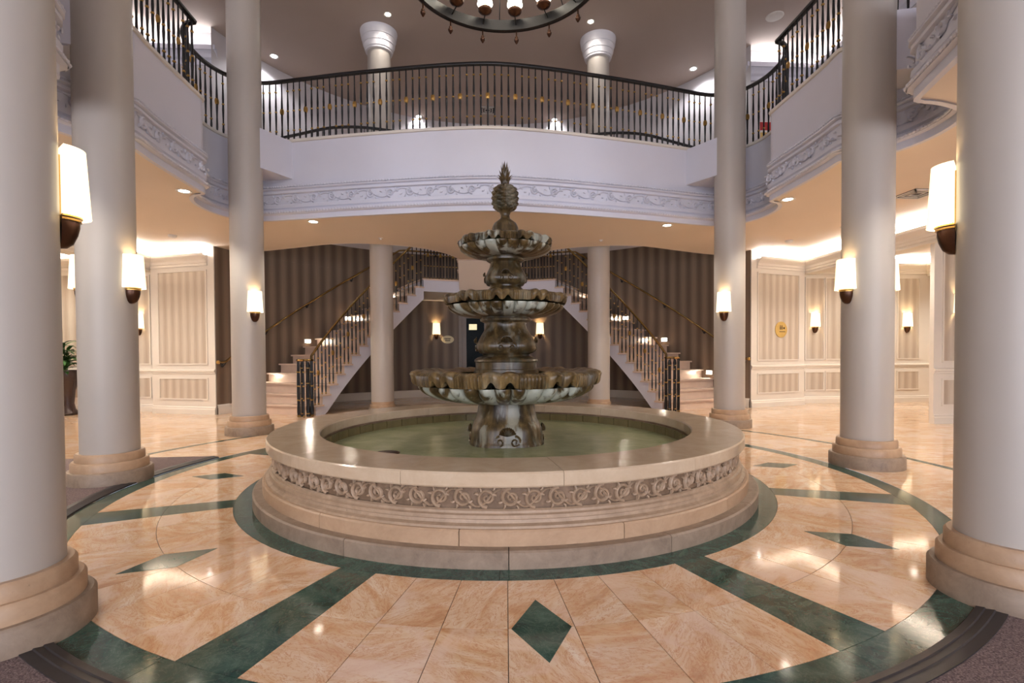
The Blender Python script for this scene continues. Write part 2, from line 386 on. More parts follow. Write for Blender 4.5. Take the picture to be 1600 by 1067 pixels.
# ------------------------------------------------------------------ shell: floor, ceilings, walls
R_G1, R_G2, R_O1, R_O2, R_C = 1.90, 2.025, 2.825, 2.955, 3.05
floor = setting('floor', 'polished peach marble floor with dark green bands around the fountain')
circ = [pol(R_O2 + 0.002, a) for a in range(0, 360, 3)]
v, f_ = flat([[(-13, -9.2), (13, -9.2), (13, 9.2), (-13, 9.2)], circ], 0.0)
MB().add(v, f_).build('marble_field', MARBLE_FAR, floor)
MB().prism([pol(R_O2 + .01, a) for a in range(0, 360, 4)], -0.03, -0.004).build('grout_bed', GROUT, floor)
def sector(r0, r1, a0, a1, z1=0.0, z0=-0.004, n=None):
    n = n or max(2, int((a1 - a0) / 2.5)); mb = MB()
    poly = [pol(r0, a0 + (a1 - a0) * k / n) for k in range(n + 1)] + [pol(r1, a1 - (a1 - a0) * k / n) for k in range(n + 1)]
    cx = sum(p[0] for p in poly) / len(poly); cy = sum(p[1] for p in poly) / len(poly)
    return mb.prism([(x - cx, y - cy) for x, y in poly], z0, z1), (cx, cy, 0)
def piece(name, mat, r0, r1, a0, a1, gap=0.0015):
    g0 = math.degrees(gap / ((r0 + r1) / 2))
    mb, c = sector(r0 + gap, r1 - gap, a0 + g0, a1 - g0); return mb.build(name, mat, floor, None, c)
for k in range(24): piece('green_border_piece', GREEN, R_G1 - 0.1, R_G2, k * 15 - 4, k * 15 + 11, 0.001)
for k in range(30): piece('green_ring_piece', GREEN, R_O1, R_O2, k * 12 + 3, k * 12 + 15, 0.001)
SPOKES = [-113.25, -66.75, -20.25, 26.25, 68.75, 111.25, 153.75, 199.75]
DIAM = [-90, -43.5, 3.0, 47.5, 90, 132.5, 176.75, 223.5]
for a in SPOKES:
    piece('green_spoke_piece', GREEN, R_G2, 2.425, a - 2.75, a + 2.75, 0.001); piece('green_spoke_piece', GREEN, 2.425, R_O1, a - 2.75, a + 2.75, 0.001)
sp = sorted(a % 360 for a in SPOKES)
for i, a in enumerate(sp):
    b = sp[(i + 1) % 8] + (360 if i == 7 else 0); lo, hi = a + 2.75, b - 2.75
    if lo > 60 and hi < 120: continue_n = 4
    else: continue_n = 7
    for k in range(continue_n):
        for r0, r1 in ((R_G2, 2.425), (2.425, R_O1)):
            piece('marble_tile', MARBLE, r0, r1, lo + (hi - lo) * k / continue_n, lo + (hi - lo) * (k + 1) / continue_n)
for a in DIAM:
    c = pol(2.425, a); u = Vector(pol(1, a)); tn = Vector((-u.y, u.x))
    q = [u * 0.215, tn * 0.112, -u * 0.215, -tn * 0.112]
    MB().prism([(p.x, p.y) for p in q], -0.003, 0.0012).build('green_diamond_tile', GREEN, floor, None, (c[0], c[1], 0))
# thin green band further out, on both sides
for k in range(40):
    a0 = -60 + k * 7.5
    if 0: pass
    mb, c = sector(3.80, 3.865, a0, a0 + 7.4, 0.0015, -0.002); mb.build('green_band_piece', GREEN, floor, None, c)

# carpet outside the ring on the camera side
a_l = 180 - math.degrees(math.asin(.97 / R_C)); a_r = 360 - math.degrees(math.asin(2.30 / R_C))
arc = [pol(R_C, a_l + (a_r - a_l) * k / 60) for k in range(61)]
cp = [(-12.55, .97)] + arc + [(12.55, -2.30), (12.55, -8.65), (-12.55, -8.65)]
v, f_ = flat([cp], 0.012); mb = MB().add(v, f_)
n = len(cp); v2 = [(x, y, 0.0005) for x, y in cp]
mb.add([(x, y, .012) for x, y in cp] + v2, [(k, (k + 1) % n, n + (k + 1) % n, n + k) for k in range(n)])
tag(mb.build('carpet', CARPET), 'mottled brown-grey carpet lying outside the green ring at the entrance side', 'carpet')
strip = [pol(R_O2 + .002, a_l + (a_r - a_l) * k / 90) for k in range(91)]
o = sweep([(x, y) for x, y in strip], [(0, .001), (.004, .010), (.030, .016), (.034, .012), (.060, .019), (.064, .015), (.098, .016), (.098, .001)]).build('carpet_edge_strip', RUBBER)
tag(o, 'dark ribbed rubber strip curving between green ring and carpet', 'edge strip')

# lower ceiling (soffit under the gallery) and the gallery floor above it
hole_atr = offset(LOOP, -0.012, True)
STH = REAR + [pol(R_WALL, a, SC) for a in range(24, 157, 3)]
outer = [(-13, -9.2), (13, -9.2), (13, 9.2), (-13, 9.2)]
v, f_ = flat([outer, hole_atr, STH], Z_SOF)
o = struct(MB().add(v, f_).build('ceiling_lower', SOFFIT), 'warm cream soffit under the gallery'); 
v, f_ = flat([outer, hole_atr, STH], Z_UP)
struct(MB().add(v, f_).build('floor_upper', SOFFIT), 'gallery floor behind the railing')
struct(MB().box(-13, 13, -9.2, 9.2, Z_CEIL, Z_CEIL + .1).build('ceiling_upper', CEIL), 'taupe upper ceiling high over the gallery')

def frame(A, B):
    A = Vector(A); B = Vector(B); t = (B - A).normalized(); n = Vector((t.y, -t.x))     # n = right hand of A->B
    return (lambda s, d, z: (A.x + t.x * s + n.x * d, A.y + t.y * s + n.y * d, z)), (B - A).length, math.atan2(t.y, t.x)
def strip_along(name, mat, A, B, prof, parent, s0=0, s1=None, smooth=None):
    fr, Ln, _ = frame(A, B); s1 = Ln if s1 is None else s1
    rows = [[fr(s, d, z) for d, z in prof] for s in (s0, s1)]; mb = MB().grid(rows)
    mb.f.append(tuple(range(len(prof)))); mb.f.append(tuple(range(2 * len(prof) - 1, len(prof) - 1, -1)))
    return mb.build(name, mat, parent, smooth)
BASEPROF = [(0, 0), (.022, 0), (.022, .085), (.014, .10), (.014, .118), (.006, .13), (0, .135)]
RAILPROF = [(0, .70), (.014, .705), (.014, .73), (.03, .74), (.03, .762), (.012, .775), (0, .78)]
CROWN = [(0, 2.56), (.018, 2.56), (.018, 2.60), (.03, 2.61), (.035, 2.65), (.06, 2.68), (.085, 2.70), (.10, 2.72), (.10, 2.765), (.085, 2.765), (.085, 2.74), (0, 2.74)]
def panel(wall, A, B, s0, s1, z0, z1, zs=1):
    fr, Ln, ang = frame(A, B); wdt = 0.022
    x, y, _ = fr((s0 + s1) / 2, 0.0, 0)
    hw = (s1 - s0) / 2
    p = MB().box(-hw, hw, -0.006, 0, z0, z1).build('wallpaper_panel', WP_PANEL, wall, None, (x, y, 0)); p.rotation_euler = (0, 0, ang)
    mb = MB()
    for a in ((-hw - wdt, hw + wdt, z0 - wdt, z0), (-hw - wdt, hw + wdt, z1, z1 + wdt), (-hw - wdt, -hw, z0, z1), (hw, hw + wdt, z0, z1)):
        mb.box(a[0], a[1], -0.016, 0.0, a[2], a[3])
    q = mb.build('panel_frame', TRIM, p)
def panelled(name, label, A, B, spans, crown=(0, None), thick=0.12, cove=True, ztop=Z_SOF):
    w_ = setting(name, label); fr, Ln, _ = frame(A, B)
    MB().box(0, Ln, -thick, 0, 0, ztop, fr).build('wall_face', TRIM, w_)
    strip_along('baseboard', TRIM, A, B, BASEPROF, w_); strip_along('chair_rail', TRIM, A, B, RAILPROF, w_)
    for s0, s1 in spans:
        panel(w_, A, B, s0, s1, .27, .61); panel(w_, A, B, s0, s1, .88, 2.47)
    if crown:
        c0, c1 = crown; c1 = Ln if c1 is None else c1
        strip_along('crown_moulding', TRIM, A, B, CROWN, w_, c0, c1)
        if cove: MB().box(c0 + .02, c1 - .02, .02, .075, 2.745, 2.757, fr).build('cove_light_strip', COVE, w_)
    return w_
for sd, nm in ((-1, 'left'), (1, 'right')):
    m = lambda x, y: (sd * x, y)
    def seg(a, b): return (a, b) if sd > 0 else (b, a)
    # panelled pier wall between stair hall and side room; front face looks to the camera
    A, B = (m(4.74, 4.78), m(6.03, 5.20)); A, B = seg(A, B)
    L1 = 1.357; spn = (.17, 1.19)
    if sd < 0: spn = (L1 - spn[1], L1 - spn[0])
    cr = (.13, L1) if sd > 0 else (0, L1 - .13)
    panelled('wall_%s_pier' % nm, 'cream panelled wall beside the %s staircase' % nm, A, B, [spn], cr)
    # far wall of the side room
    A, B = seg(m(6.03, 5.46), m(12.6, 5.46))
    sp_ = [(.20, .56), (.62, 1.0), (1.3, 1.9), (2.12, 2.55), (2.9, 3.9), (4.1, 5.1), (5.3, 6.3)]
    if sd < 0: sp_ = [(6.57 - b, 6.57 - a) for a, b in sp_]
    panelled('wall_%s_far' % nm, 'cream panelled far wall of the %s side room' % nm, A, B, sp_, (0, None), cove=True)
    # pier between the openings
    A, B = seg(m(6.11, 2.47), m(9.0, 2.47))
    sp_ = [(.14, .62), (.9, 2.6)]
    if sd < 0: sp_ = [(2.89 - b, 2.89 - a) for a, b in sp_]
    panelled('wall_%s_near' % nm, 'panelled wall stub nearer the entrance on the %s' % nm, A, B, sp_, None, 0.07, False)
    # header beams over the openings, with crown and cove light
    hd = setting('trim_header_%s' % nm, 'cream header with lit crown over the %s side opening' % nm)
    for xh, y0, y1 in ((6.05, -3.0, 5.22), (8.75, 2.6, 5.45)):
        xa, xb = sorted((sd * xh, sd * (xh + .26)))
        MB().box(xa, xb, y0, y1, 2.52, Z_SOF).build('header_beam', TRIM, hd)
        A, B = ((sd * xh, y0), (sd * xh, y1))
        if sd > 0: A, B = B, A
        strip_along('crown_moulding', TRIM, A, B, CROWN, hd)
        fr, Ln, _ = frame(A, B); MB().box(.02, Ln - .02, .02, .075, 2.745, 2.757, fr).build('cove_light_strip', COVE, hd)
    # outer side wall of the building and upper walls
    x0, x1 = sorted((sd * 12.6, sd * 12.9))
    struct(MB().box(x0, x1, -9.2, 9.2, 0, Z_CEIL).build('wall_%s_outer' % nm, UPWALL), 'plain outer wall beyond the %s side room' % nm)
    uw = setting('wall_%s_upper' % nm, 'pale gallery wall with lit cornice on the %s' % nm)
    UCROWN = [(0, 6.02), (.02, 6.02), (.02, 6.10), (.06, 6.13), (.08, 6.18), (.12, 6.22), (.14, 6.22), (.14, 6.30), (.12, 6.30), (.12, 6.26), (0, 6.26)]
    for A, B in (((4.68, 4.95), (6.1, 4.95)), ((6.1, 4.95), (6.1, -8.9))):
        A, B = seg(m(*A), m(*B)); fr, Ln, _ = frame(A, B)
        MB().box(0, Ln, -.12, 0, Z_UP, Z_CEIL, fr).build('wall_face', UPWALL, uw)
        strip_along('cornice', WHITE, A, B, UCROWN, uw)
        MB().box(.03, Ln - .03, .02, .11, 6.262, 6.275, fr).build('cove_light_strip', COVE_UP, uw)
# curved wall of the stair hall
wb = setting('wall_back', 'curved back wall with dark striped wallpaper behind the stairs')
arcw = [pol(R_WALL, a, SC) for a in [162.6 - k * (145.2 / 96) for k in range(97)]]
sweep(arcw, [(0, 0), (0, Z_SOF + .5)]).build('striped_wallpaper', WP_DARK, wb, 60)
sweep(arcw, [(0.004, Z_SOF + .5), (0.004, Z_CEIL)]).build('upper_wall', UPWALL, wb, 60)
sweep(arcw, [(d * 1.2, z * 1.25) for d, z in BASEPROF]).build('baseboard', TRIM, wb, 60)
# front wall with the entrance windows behind the camera
wf = setting('wall_front', 'entrance wall with four tall windows')
xs = [-13, -5.7, -3.3, -2.7, -.3, .3, 2.7, 3.3, 5.7, 13]
for a, b in ((-13, -5.7), (-3.3, -2.7), (-.3, .3), (2.7, 3.3), (5.7, 13)): MB().box(a, b, -8.9, -8.7, 0, Z_CEIL).build('wall_face', UPWALL, wf)
for a, b in ((-5.7, -3.3), (-2.7, -.3), (.3, 2.7), (3.3, 5.7)):
    MB().box(a, b, -8.9, -8.7, 6.1, Z_CEIL).build('wall_face', UPWALL, wf); MB().box(a, b, -8.9, -8.7, 0, .45).build('wall_face', UPWALL, wf)
    mb = MB()
    for z in (.45, 1.9, 3.3, 4.7, 6.04): mb.box(a, b, -8.84, -8.78, z, z + .06)
    for x in (a, (a + b) / 2 - .03, b - .06): mb.box(x, x + .06, -8.84, -8.78, .45, 6.1)
    mb.build('window_frame', WHITE, wf)
struct(MB().box(-13, 13, 9.0, 9.2, 0, Z_CEIL).build('wall_rear', UPWALL), 'plain wall closing the building behind the stair hall')

# door in the back wall
yd = SC[1] + R_WALL - .09
door = setting('door_1', 'taupe framed glazed double door in the back wall')
mb = MB(); mb.box(-.72, -.64, yd - .05, yd + .06, 0, 2.12).box(.64, .72, yd - .05, yd + .06, 0, 2.12).box(-.64, .64, yd - .05, yd + .06, 2.02, 2.12)
mb.build('door_frame', DOORPAINT, door)
for s in (-1, 1):
    x0, x1 = (-.635, -.004) if s < 0 else (.004, .635)
    mb = MB(); mb.box(x0, x0 + .10, yd - .03, yd + .02, .01, 2.01).box(x1 - .10, x1, yd - .03, yd + .02, .01, 2.01).box(x0 + .1, x1 - .1, yd - .03, yd + .02, 1.88, 2.01).box(x0 + .1, x1 - .1, yd - .03, yd + .02, .01, .22)
    dl = mb.build('door_leaf', DOORPAINT, door)
    MB().box(x0 + .1, x1 - .1, yd - .008, yd, .22, 1.88).build('glass_pane', GLASS_DARK, dl)
    mb = MB(); mb.tube([(x1 - .05 if s < 0 else x0 + .05, yd - .06, .95), (x1 - .05 if s < 0 else x0 + .05, yd - .06, 1.12)], .008); mb.box((x1 if s < 0 else x0 + .1) - .06, (x1 if s < 0 else x0 + .1) - .04, yd - .06, yd - .03, 1.0, 1.02)
    mb.build('handle', GOLD, dl)
MB().box(-.47, -.28, yd - .010, yd - .0085, 1.60, 1.74).build('painted_reflection', emit('painted_reflection_glow', (1.0, .86, .42, 1), .38), door)  # warm reflection in the door glass, painted as a glowing patch
MB().box(-.52, -.30, yd - .065, yd - .05, 2.055, 2.085).build('door_closer', WHITEPLASTIC, door)

# ------------------------------------------------------------------ the gallery (balcony) with carved frieze
bal = thing('gallery_balcony', 'white curving gallery balcony with carved scroll frieze around the atrium', 'balcony')
sweep(LOOP, [(0, 3.322), (0, 3.915)], True).build('fascia_panel', WHITE, bal, 40)
sweep(LOOP, [(-.03, 2.866), (.015, 2.866), (.015, 2.934)], True).build('bottom_band', WHITE, bal, 40)
sweep(LOOP, [(.015, 2.934), (.055, 2.944), (.062, 2.978), (.034, 2.988), (.034, 2.998), (.016, 3.006), (.034, 3.024), (.034, 3.066), (.004, 3.078)], True).build('lower_moulding', WHITE, bal, 40)
sweep(LOOP, [(.004, 3.076), (.004, 3.214)], True).build('frieze_ground', WHITE, bal, 40)
sweep(LOOP, [(.004, 3.212), (.036, 3.222), (.036, 3.248), (.018, 3.254), (.018, 3.262), (.048, 3.276), (.048, 3.290), (.024, 3.296), (0, 3.330)], True).build('upper_moulding', WHITE, bal, 40)
fine = catmull(HALF + [(-x, y) for x, y in HALF[-2:0:-1]], True, 0.02)
def rope(z, d, r=.011):
    rows = []; n = len(fine); acc = 0
    for i, q in enumerate(fine):
        a = fine[i - 1]; b = fine[(i + 1) % n]; t = Vector((b[0] - a[0], b[1] - a[1])).normalized(); acc += math.hypot(q[0] - a[0], q[1] - a[1])
        rr = r * (1.0 + .35 * math.cos(PI * i))
        rows.append([(q[0] + t.y * (d + rr * math.cos(k)), q[1] - t.x * (d + rr * math.cos(k)), z + rr * math.sin(k)) for k in (-PI / 2, -PI / 4, 0, PI / 4, PI / 2)])
    return MB().grid(rows, True, False)
rope(3.312, .034).build('rope_moulding', WHITE, bal); rope(2.960, .060).build('rope_moulding', WHITE, bal)
sweep(LOOP, [(0, 3.915), (.022, 3.918), (.026, 3.935), (.022, 3.952), (-.16, 3.952), (-.16, Z_UP)], True).build('kerb', TRIM, bal, 40)
def scroll_mesh(name, wd, ht, dep, mat):
    mb = MB(); r0 = ht * .45
    def flat_tube(pts, rad, sides=5):
        rows = []
        for i, (x, z) in enumerate(pts):
            x2, z2 = pts[min(i + 1, len(pts) - 1)]; x1, z1 = pts[max(i - 1, 0)]; tl = math.hypot(x2 - x1, z2 - z1) or 1; nx, nz = -(z2 - z1) / tl, (x2 - x1) / tl
            r = rad[i] if isinstance(rad, list) else rad
            rows.append([(x + nx * r * math.cos(PI * k / (sides - 1)), -dep * math.sin(PI * k / (sides - 1)) * (r / max(1e-6, ht * .07)) ** .5, z + nz * r * math.cos(PI * k / (sides - 1))) for k in range(sides)])
        mb.grid(rows)
    cx = -wd * .10
    pts = []; rad = []
    for k in range(27):
        t = k / 26; a = -PI * .5 - t * 2 * PI * 1.55; r = r0 * (1 - .86 * t); pts.append((cx + r * math.cos(a), r * math.sin(a))); rad.append(ht * .095 * (1 - .45 * t))
    flat_tube(pts, rad)
    vine = [(-wd * .5 + wd * t * 1.0, -ht * .40 * math.cos(PI * t) ) for t in [k / 14 for k in range(15)]]
    flat_tube(vine, [ht * .045 + ht * .02 * math.sin(PI * k / 14) for k in range(15)])
    for (x, z, a, l) in ((wd * .30, ht * .10, 2.2, .34), (wd * .36, -ht * .18, -.5, .30), (-wd * .38, ht * .22, .9, .30), (wd * .12, ht * .34, .3, .26), (cx, 0, 0, .12)):
        l *= ht
        pts = [(x + math.cos(a + .9 * t) * l * t, z + math.sin(a + .9 * t) * l * t) for t in [k / 6 for k in range(7)]]
        flat_tube(pts, [max(.0015, l * .26 * math.sin(PI * (.12 + .86 * k / 6))) for k in range(7)], 4)
    return mb.data(name, mat, 60)
scr = scroll_mesh('scroll_relief', .27, .125, .020, WHITE)
for i, (x, y, a) in enumerate(resample(LOOP + [LOOP[0]], .272)[:-1]):
    nx, ny = math.sin(a), -math.cos(a)
    obj('scroll_relief', scr, bal, (x + nx * .008, y + ny * .008, 3.145), (0, 0, a), (1, 1, 1 if i % 2 else -1))
# plain beams tying columns to the balcony
for s in (-1, 1):
    for poly in ([(3.01, 2.50), (2.70, 3.02), (3.16, 3.10), (3.30, 2.60)], [(3.34, -.085), (3.78, -.20), (3.78, .22), (3.2, .22)]):
        q = [(s * x, y) for x, y in poly]; q = q if s > 0 else q[::-1]
        MB().prism(q, 3.42, 3.925).build('tie_beam', WHITE, bal)
# plain rear edge over the stair hall
sweep(REAR, [(0, Z_SOF - .004), (0, 3.95), (.10, 3.95), (.10, Z_UP)]).build('rear_fascia', SOFFIT, bal, 40)

# ------------------------------------------------------------------ railings
def baluster_mesh(h, r=.0095, fat=.0145, col=(.19, .51, .84), med=None):
    base = [(0, r * .8), (.03, r), (.10, fat), (.18, r), (.24, r), (.42, fat), (.50, fat * .85), (.60, fat), (.78, r), (.88, r), (1, r * .8)]
    def rad(q):
        for (q0, r0), (q1, r1) in zip(base, base[1:]):
            if q0 <= q <= q1: return r0 + (r1 - r0) * (q - q0) / (q1 - q0)
        return r
    qs = [(q, rad(q), 0) for q in (0, .03, .10, .26, .42, .60, .72, .78, .90, 1)]
    for c in col:
        for dz, rr, g in ((-.011, None, 0), (-.0105, .013, 1), (-.004, .0185, 1), (.004, .0185, 1), (.0105, .013, 1), (.011, None, 0)): qs.append((c + dz / h, rr or rad(c), g))
    qs = sorted(q for q in qs); N_ = 7
    me = MB().lathe([(q[1], q[0] * h) for q in qs], N_).data('baluster', BLACK, 50); me.materials.append(GOLD)
    for p in me.polygons:
        z = p.center.z / h
        if any(abs(z - c) * h < .0109 for c in col): p.material_index = 1
    return me
def medallion_mesh(h, q=.51):
    mb = MB(); z = h * q
    for (r, t) in ((.036, .008), (.027, .013)):
        ring = [(r * .78 * math.cos(2 * PI * k / 16), r * 1.35 * math.sin(2 * PI * k / 16)) for k in range(16)]
        b = len(mb.v); mb.v += [(x, -t, z + y) for x, y in ring] + [(x, t, z + y) for x, y in ring] + [(0, -t - .004, z), (0, t + .004, z)]
        for k in range(16):
            k2 = (k + 1) % 16; mb.f += [(b + k, b + k2, b + 16 + k2, b + 16 + k), (b + k2, b + k, b + 32), (b + 16 + k, b + 16 + k2, b + 33)]
    mb.sphere((0, 0, z + .062), .014, n=8, m=5); mb.sphere((0, 0, z - .062), .014, n=8, m=5)
    return mb.data('medallion', GOLD)
BH = 0.83
BAL_ME, BALM_ME, MED_ME = baluster_mesh(BH), baluster_mesh(BH, col=()), medallion_mesh(BH)
PLAINB_ME = baluster_mesh(BH, .007, .009, ())
def gallery_rail(name, label, path, z0=3.952, step=.091, group='black gallery railings'):
    t = thing(name, label, 'railing', (0, 0, 0), 0, group)
    sweep(path, [(-.026, z0 + BH - .008), (.026, z0 + BH - .008), (.030, z0 + BH + .010), (.022, z0 + BH + .026), (-.022, z0 + BH + .026), (-.030, z0 + BH + .010), (-.026, z0 + BH - .008)]).build('handrail', BLACK, t, 40)
    for i, (x, y, a) in enumerate(resample(path, step)):
        b = obj('baluster', BALM_ME if i % 4 == 2 else BAL_ME, t, (x, y, z0), (0, 0, a))
        if i % 4 == 2: obj('medallion', MED_ME, b)
    return t
ins = offset(LOOP, -.065, True)
def near(p): return min(range(len(ins)), key=lambda i: (ins[i][0] - p[0]) ** 2 + (ins[i][1] - p[1]) ** 2)
iR, iL, iR1, iL1 = near((3.45, 3.05)), near((-3.45, 3.05)), near((2.55, -1.98)), near((-2.55, -1.98))
gallery_rail('gallery_railing', 'black railing with gold medallions on the central balcony over the stairs', ins[iL:] + ins[:iR + 1])
gallery_rail('gallery_railing', 'black railing with gold medallions on the right side balcony', ins[iR + 1:iR1])
gallery_rail('gallery_railing', 'black railing with gold medallions on the left side balcony', ins[iL1:iL])
for s, nm in ((-1, 'left'), (1, 'right')):
    p = [(s * abs(x), y - .05) for x, y in REAR_L]; p = p if s < 0 else p[::-1]
    t = thing('stairwell_railing', 'plain black railing around the %s stairwell opening behind the balcony' % nm, 'railing', (0, 0, 0), 0, 'stairwell railings')
    sweep(p, [(-.022, 4.775), (.022, 4.775), (.022, 4.805), (-.022, 4.805), (-.022, 4.775)]).build('handrail', BLACK, t)
    for i, (x, y, a) in enumerate(resample(p, .12)): obj('baluster', PLAINB_ME, t, (x, y, 3.952), (0, 0, a))

# ------------------------------------------------------------------ columns
def column(name, label, x, y, rs, rb, ztop, base=True, cap=None, group='round columns'):
    t = thing(name, label, 'column', (x, y, 0), 0, group); k = rb / .288
    zb = .245 * k if base else .1
    MB().lathe([(rs, zb - .01), (rs, ztop)], 48).build('shaft', PAINT, t, 40)
    z = 0
    for nm, r, h, mt in (('plinth', .288, .11, BASE_LOW), ('base_step', .258, .07, BASE), ('base_step', .231, .065, BASE)):
        r *= k; h *= k
        MB().lathe([(0, z), (r, z), (r, z + h - .012), (r - .010, z + h), (r - .022, z + h), (0, z + h)], 48).build(nm, mt, t, 40); z += h
    if cap:
        MB().lathe([(rs, cap - .36), (rs + .03, cap - .355), (rs + .035, cap - .325), (rs + .045, cap - .322), (rs + .065, cap - .24), (rs + .075, cap - .236), (rs + .09, cap - .14), (rs + .10, cap - .136), (rs + .12, cap - .02), (rs + .12, cap)], 40).build('capital', CAPWHITE, t, 30)
    return t
C1, C2, C3, CB = (1.994, -2.312), (3.225, .066), (3.2035, 2.536), (1.9215, 4.801)
for s, nm in ((-1, 'left'), (1, 'right')):
    column('round_column', 'thick pale round column nearest the camera at the %s edge' % nm, s * C1[0], C1[1], .1987, .2883, Z_CEIL)
    column('round_column', 'pale round column on the %s standing beside the fountain' % nm, s * C2[0], C2[1], .1987, .2883, Z_CEIL)
    column('round_column', 'pale round column on the %s in front of the foot of the stairs' % nm, s * C3[0], C3[1], .1987, .2883, Z_CEIL)
    column('round_column', 'slender back column with white capital between fountain and %s stair flight' % nm, s * CB[0], CB[1], .1953, .245, Z_CEIL, cap=Z_CEIL)

# ------------------------------------------------------------------ wall lamps
def arc_pts(w2, d, n=14): return [(w2 * math.cos(PI * k / n), -d * math.sin(PI * k / n)) for k in range(n + 1)]
def sconce_meshes():
    mb = MB(); rows = []
    for w2, d, z in ((.098, .10, .125), (.083, .085, .39)): rows.append([(x, y - .004, z) for x, y in arc_pts(w2, d)])
    mb.grid(rows); mb.grid([[(-.098, -.004, .125), (.098, -.004, .125)], [(-.083, -.004, .39), (.083, -.004, .39)]])
    sh = mb.data('shade', SHADE, 60)
    mb = MB(); rows = []
    for w2, d, z in ((.001, .001, 0), (.022, .026, .004), (.038, .046, .022), (.050, .060, .055), (.056, .067, .085), (.056, .067, .110)): rows.append([(x, y, z) for x, y in arc_pts(w2, d)])
    mb.grid(rows); mb.grid([[(-w2, 0, z), (w2, 0, z)] for w2, z in ((.001, 0), (.022, .004), (.038, .022), (.050, .055), (.056, .085), (.056, .110))])
    b = len(mb.v); mb.v += [(x, y, .110) for x, y in arc_pts(.056, .067)]; mb.f.append(tuple(range(b, b + 15)))
    cup = mb.data('cup', COPPER, 60)
    mb = MB()
    for w2, d, z0, z1 in ((.062, .073, .108, .116), (.066, .077, .122, .128)): mb.prism([(x, y) for x, y in arc_pts(w2, d)], z0, z1)
    ring = mb.data('gilded_band', GOLD)
    mb = MB().box(-.03, .03, -.012, .004, .10, .36); return sh, cup, ring, mb.data('back_plate', GOLD)
SH, CUP, RING, PLATE = sconce_meshes()
WARM = (1.0, .70, .36)
def sconce(label, x, y, z, ang, power=4.0, group='copper wall lamps'):
    """ang: direction the lamp faces"""
    t = thing('wall_sconce', label, 'wall lamp', (x, y, z), ang + PI / 2, group)
    for nm, me in (('shade', SH), ('cup', CUP), ('gilded_band', RING), ('back_plate', PLATE)): obj(nm, me, t)
    light('sconce_lamp', 'POINT', (0, -.05, .27), power, WARM, t, .03)
    return t
ZT = 1.435
def on_col(c, dx, dy, label, r=.197, power=3.6):
    a = math.atan2(dy, dx); sconce(label, c[0] + math.cos(a) * r, c[1] + math.sin(a) * r, ZT, a, power)
for s, nm in ((-1, 'left'), (1, 'right')):
    q = lambda c: (s * c[0], c[1])
    on_col(q(C1), -s * .66, .75, 'lit cream wall lamp on the nearest %s column' % nm)
    on_col(q(C2), -s * 1, -.1, 'lit cream wall lamp on the %s column beside the fountain, facing the fountain' % nm)
    on_col(q(C2), s * 1, .12, 'lit wall lamp half hidden on the outer side of the %s column beside the fountain' % nm)
    on_col(q(C3), -s * .72, -.68, 'lit cream wall lamp on the %s column at the foot of the stairs' % nm)
    sconce('lit wall lamp on the back wall to the %s of the door' % nm, s * 1.25, SC[1] + math.sqrt(R_WALL ** 2 - 1.25 ** 2) - .004, 1.37, math.atan2(SC[1] - 8.1, -s * 1.25), 5.0)
    sconce('lit wall lamp on the panelled far wall of the %s side room, nearer the stairs' % nm, s * 6.41, 5.453, 1.39, -PI / 2, 5)
    sconce('lit wall lamp on the panelled far wall of the %s side room, second one' % nm, s * 8.33, 5.453, 1.39, -PI / 2, 5)
    sconce('lit wall lamp on the wall stub nearer the entrance, %s side' % nm, s * 6.48, 2.462, 1.42, -PI / 2, 5)

# ------------------------------------------------------------------ fountain
ft = thing('fountain', 'three-tiered bronze fountain with pineapple finial in a round stone basin', 'fountain')
def ring_pieces(name, mat, prof, n, off, gap=.002):
    seg_a = 2 * PI / n; m = 8
    r_ = max(p[0] for p in prof); g = gap / r_
    mb = MB(); rows = []
    for k in range(m + 1):
        a = g + (seg_a - 2 * g) * k / m; rows.append([(r * math.cos(a), r * math.sin(a), z) for r, z in prof])
    mb.grid(rows, False, True); mb.f.append(tuple(range(len(prof)))); mb.f.append(tuple(m * len(prof) + len(prof) - 1 - k for k in range(len(prof))))
    me = mb.data(name, mat, 35)
    for k in range(n): obj(name, me, ft, (0, 0, 0), (0, 0, off + k * seg_a))
ring_pieces('base_stone', BASE_LOW, [(1.70, 0), (1.912, 0), (1.912, .078), (1.902, .086), (1.70, .086)], 14, -1.17)
ring_pieces('plinth_stone', BASE, [(1.60, .086), (1.85, .086), (1.85, .155), (1.842, .164), (1.60, .164)], 14, -1.30)
ring_pieces('coping_stone', COPING, [(1.466, .362), (1.820, .362), (1.826, .370), (1.826, .430), (1.818, .438), (1.474, .438), (1.466, .430)], 14, -1.02, .0012)
MB().lathe([(1.45, .164), (1.83, .164), (1.828, .176), (1.805, .184), (1.800, .20), (1.808, .205), (1.806, .222), (1.792, .228), (1.79, .24), (1.778, .248)], 160).build('basin_moulding', CARVE, ft, 40)
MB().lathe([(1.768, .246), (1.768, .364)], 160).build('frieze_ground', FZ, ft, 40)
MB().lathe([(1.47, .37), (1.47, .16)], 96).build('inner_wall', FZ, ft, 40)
fs = scroll_mesh('carved_scroll', .118, .108, .016, CARVE)
NF = 94
for k in range(NF):
    a = 2 * PI * k / NF
    obj('carved_scroll', fs, ft, (1.770 * math.cos(a), 1.770 * math.sin(a), .300), (0, 0, a + PI / 2), (1, 1, 1 if k % 2 else -1))
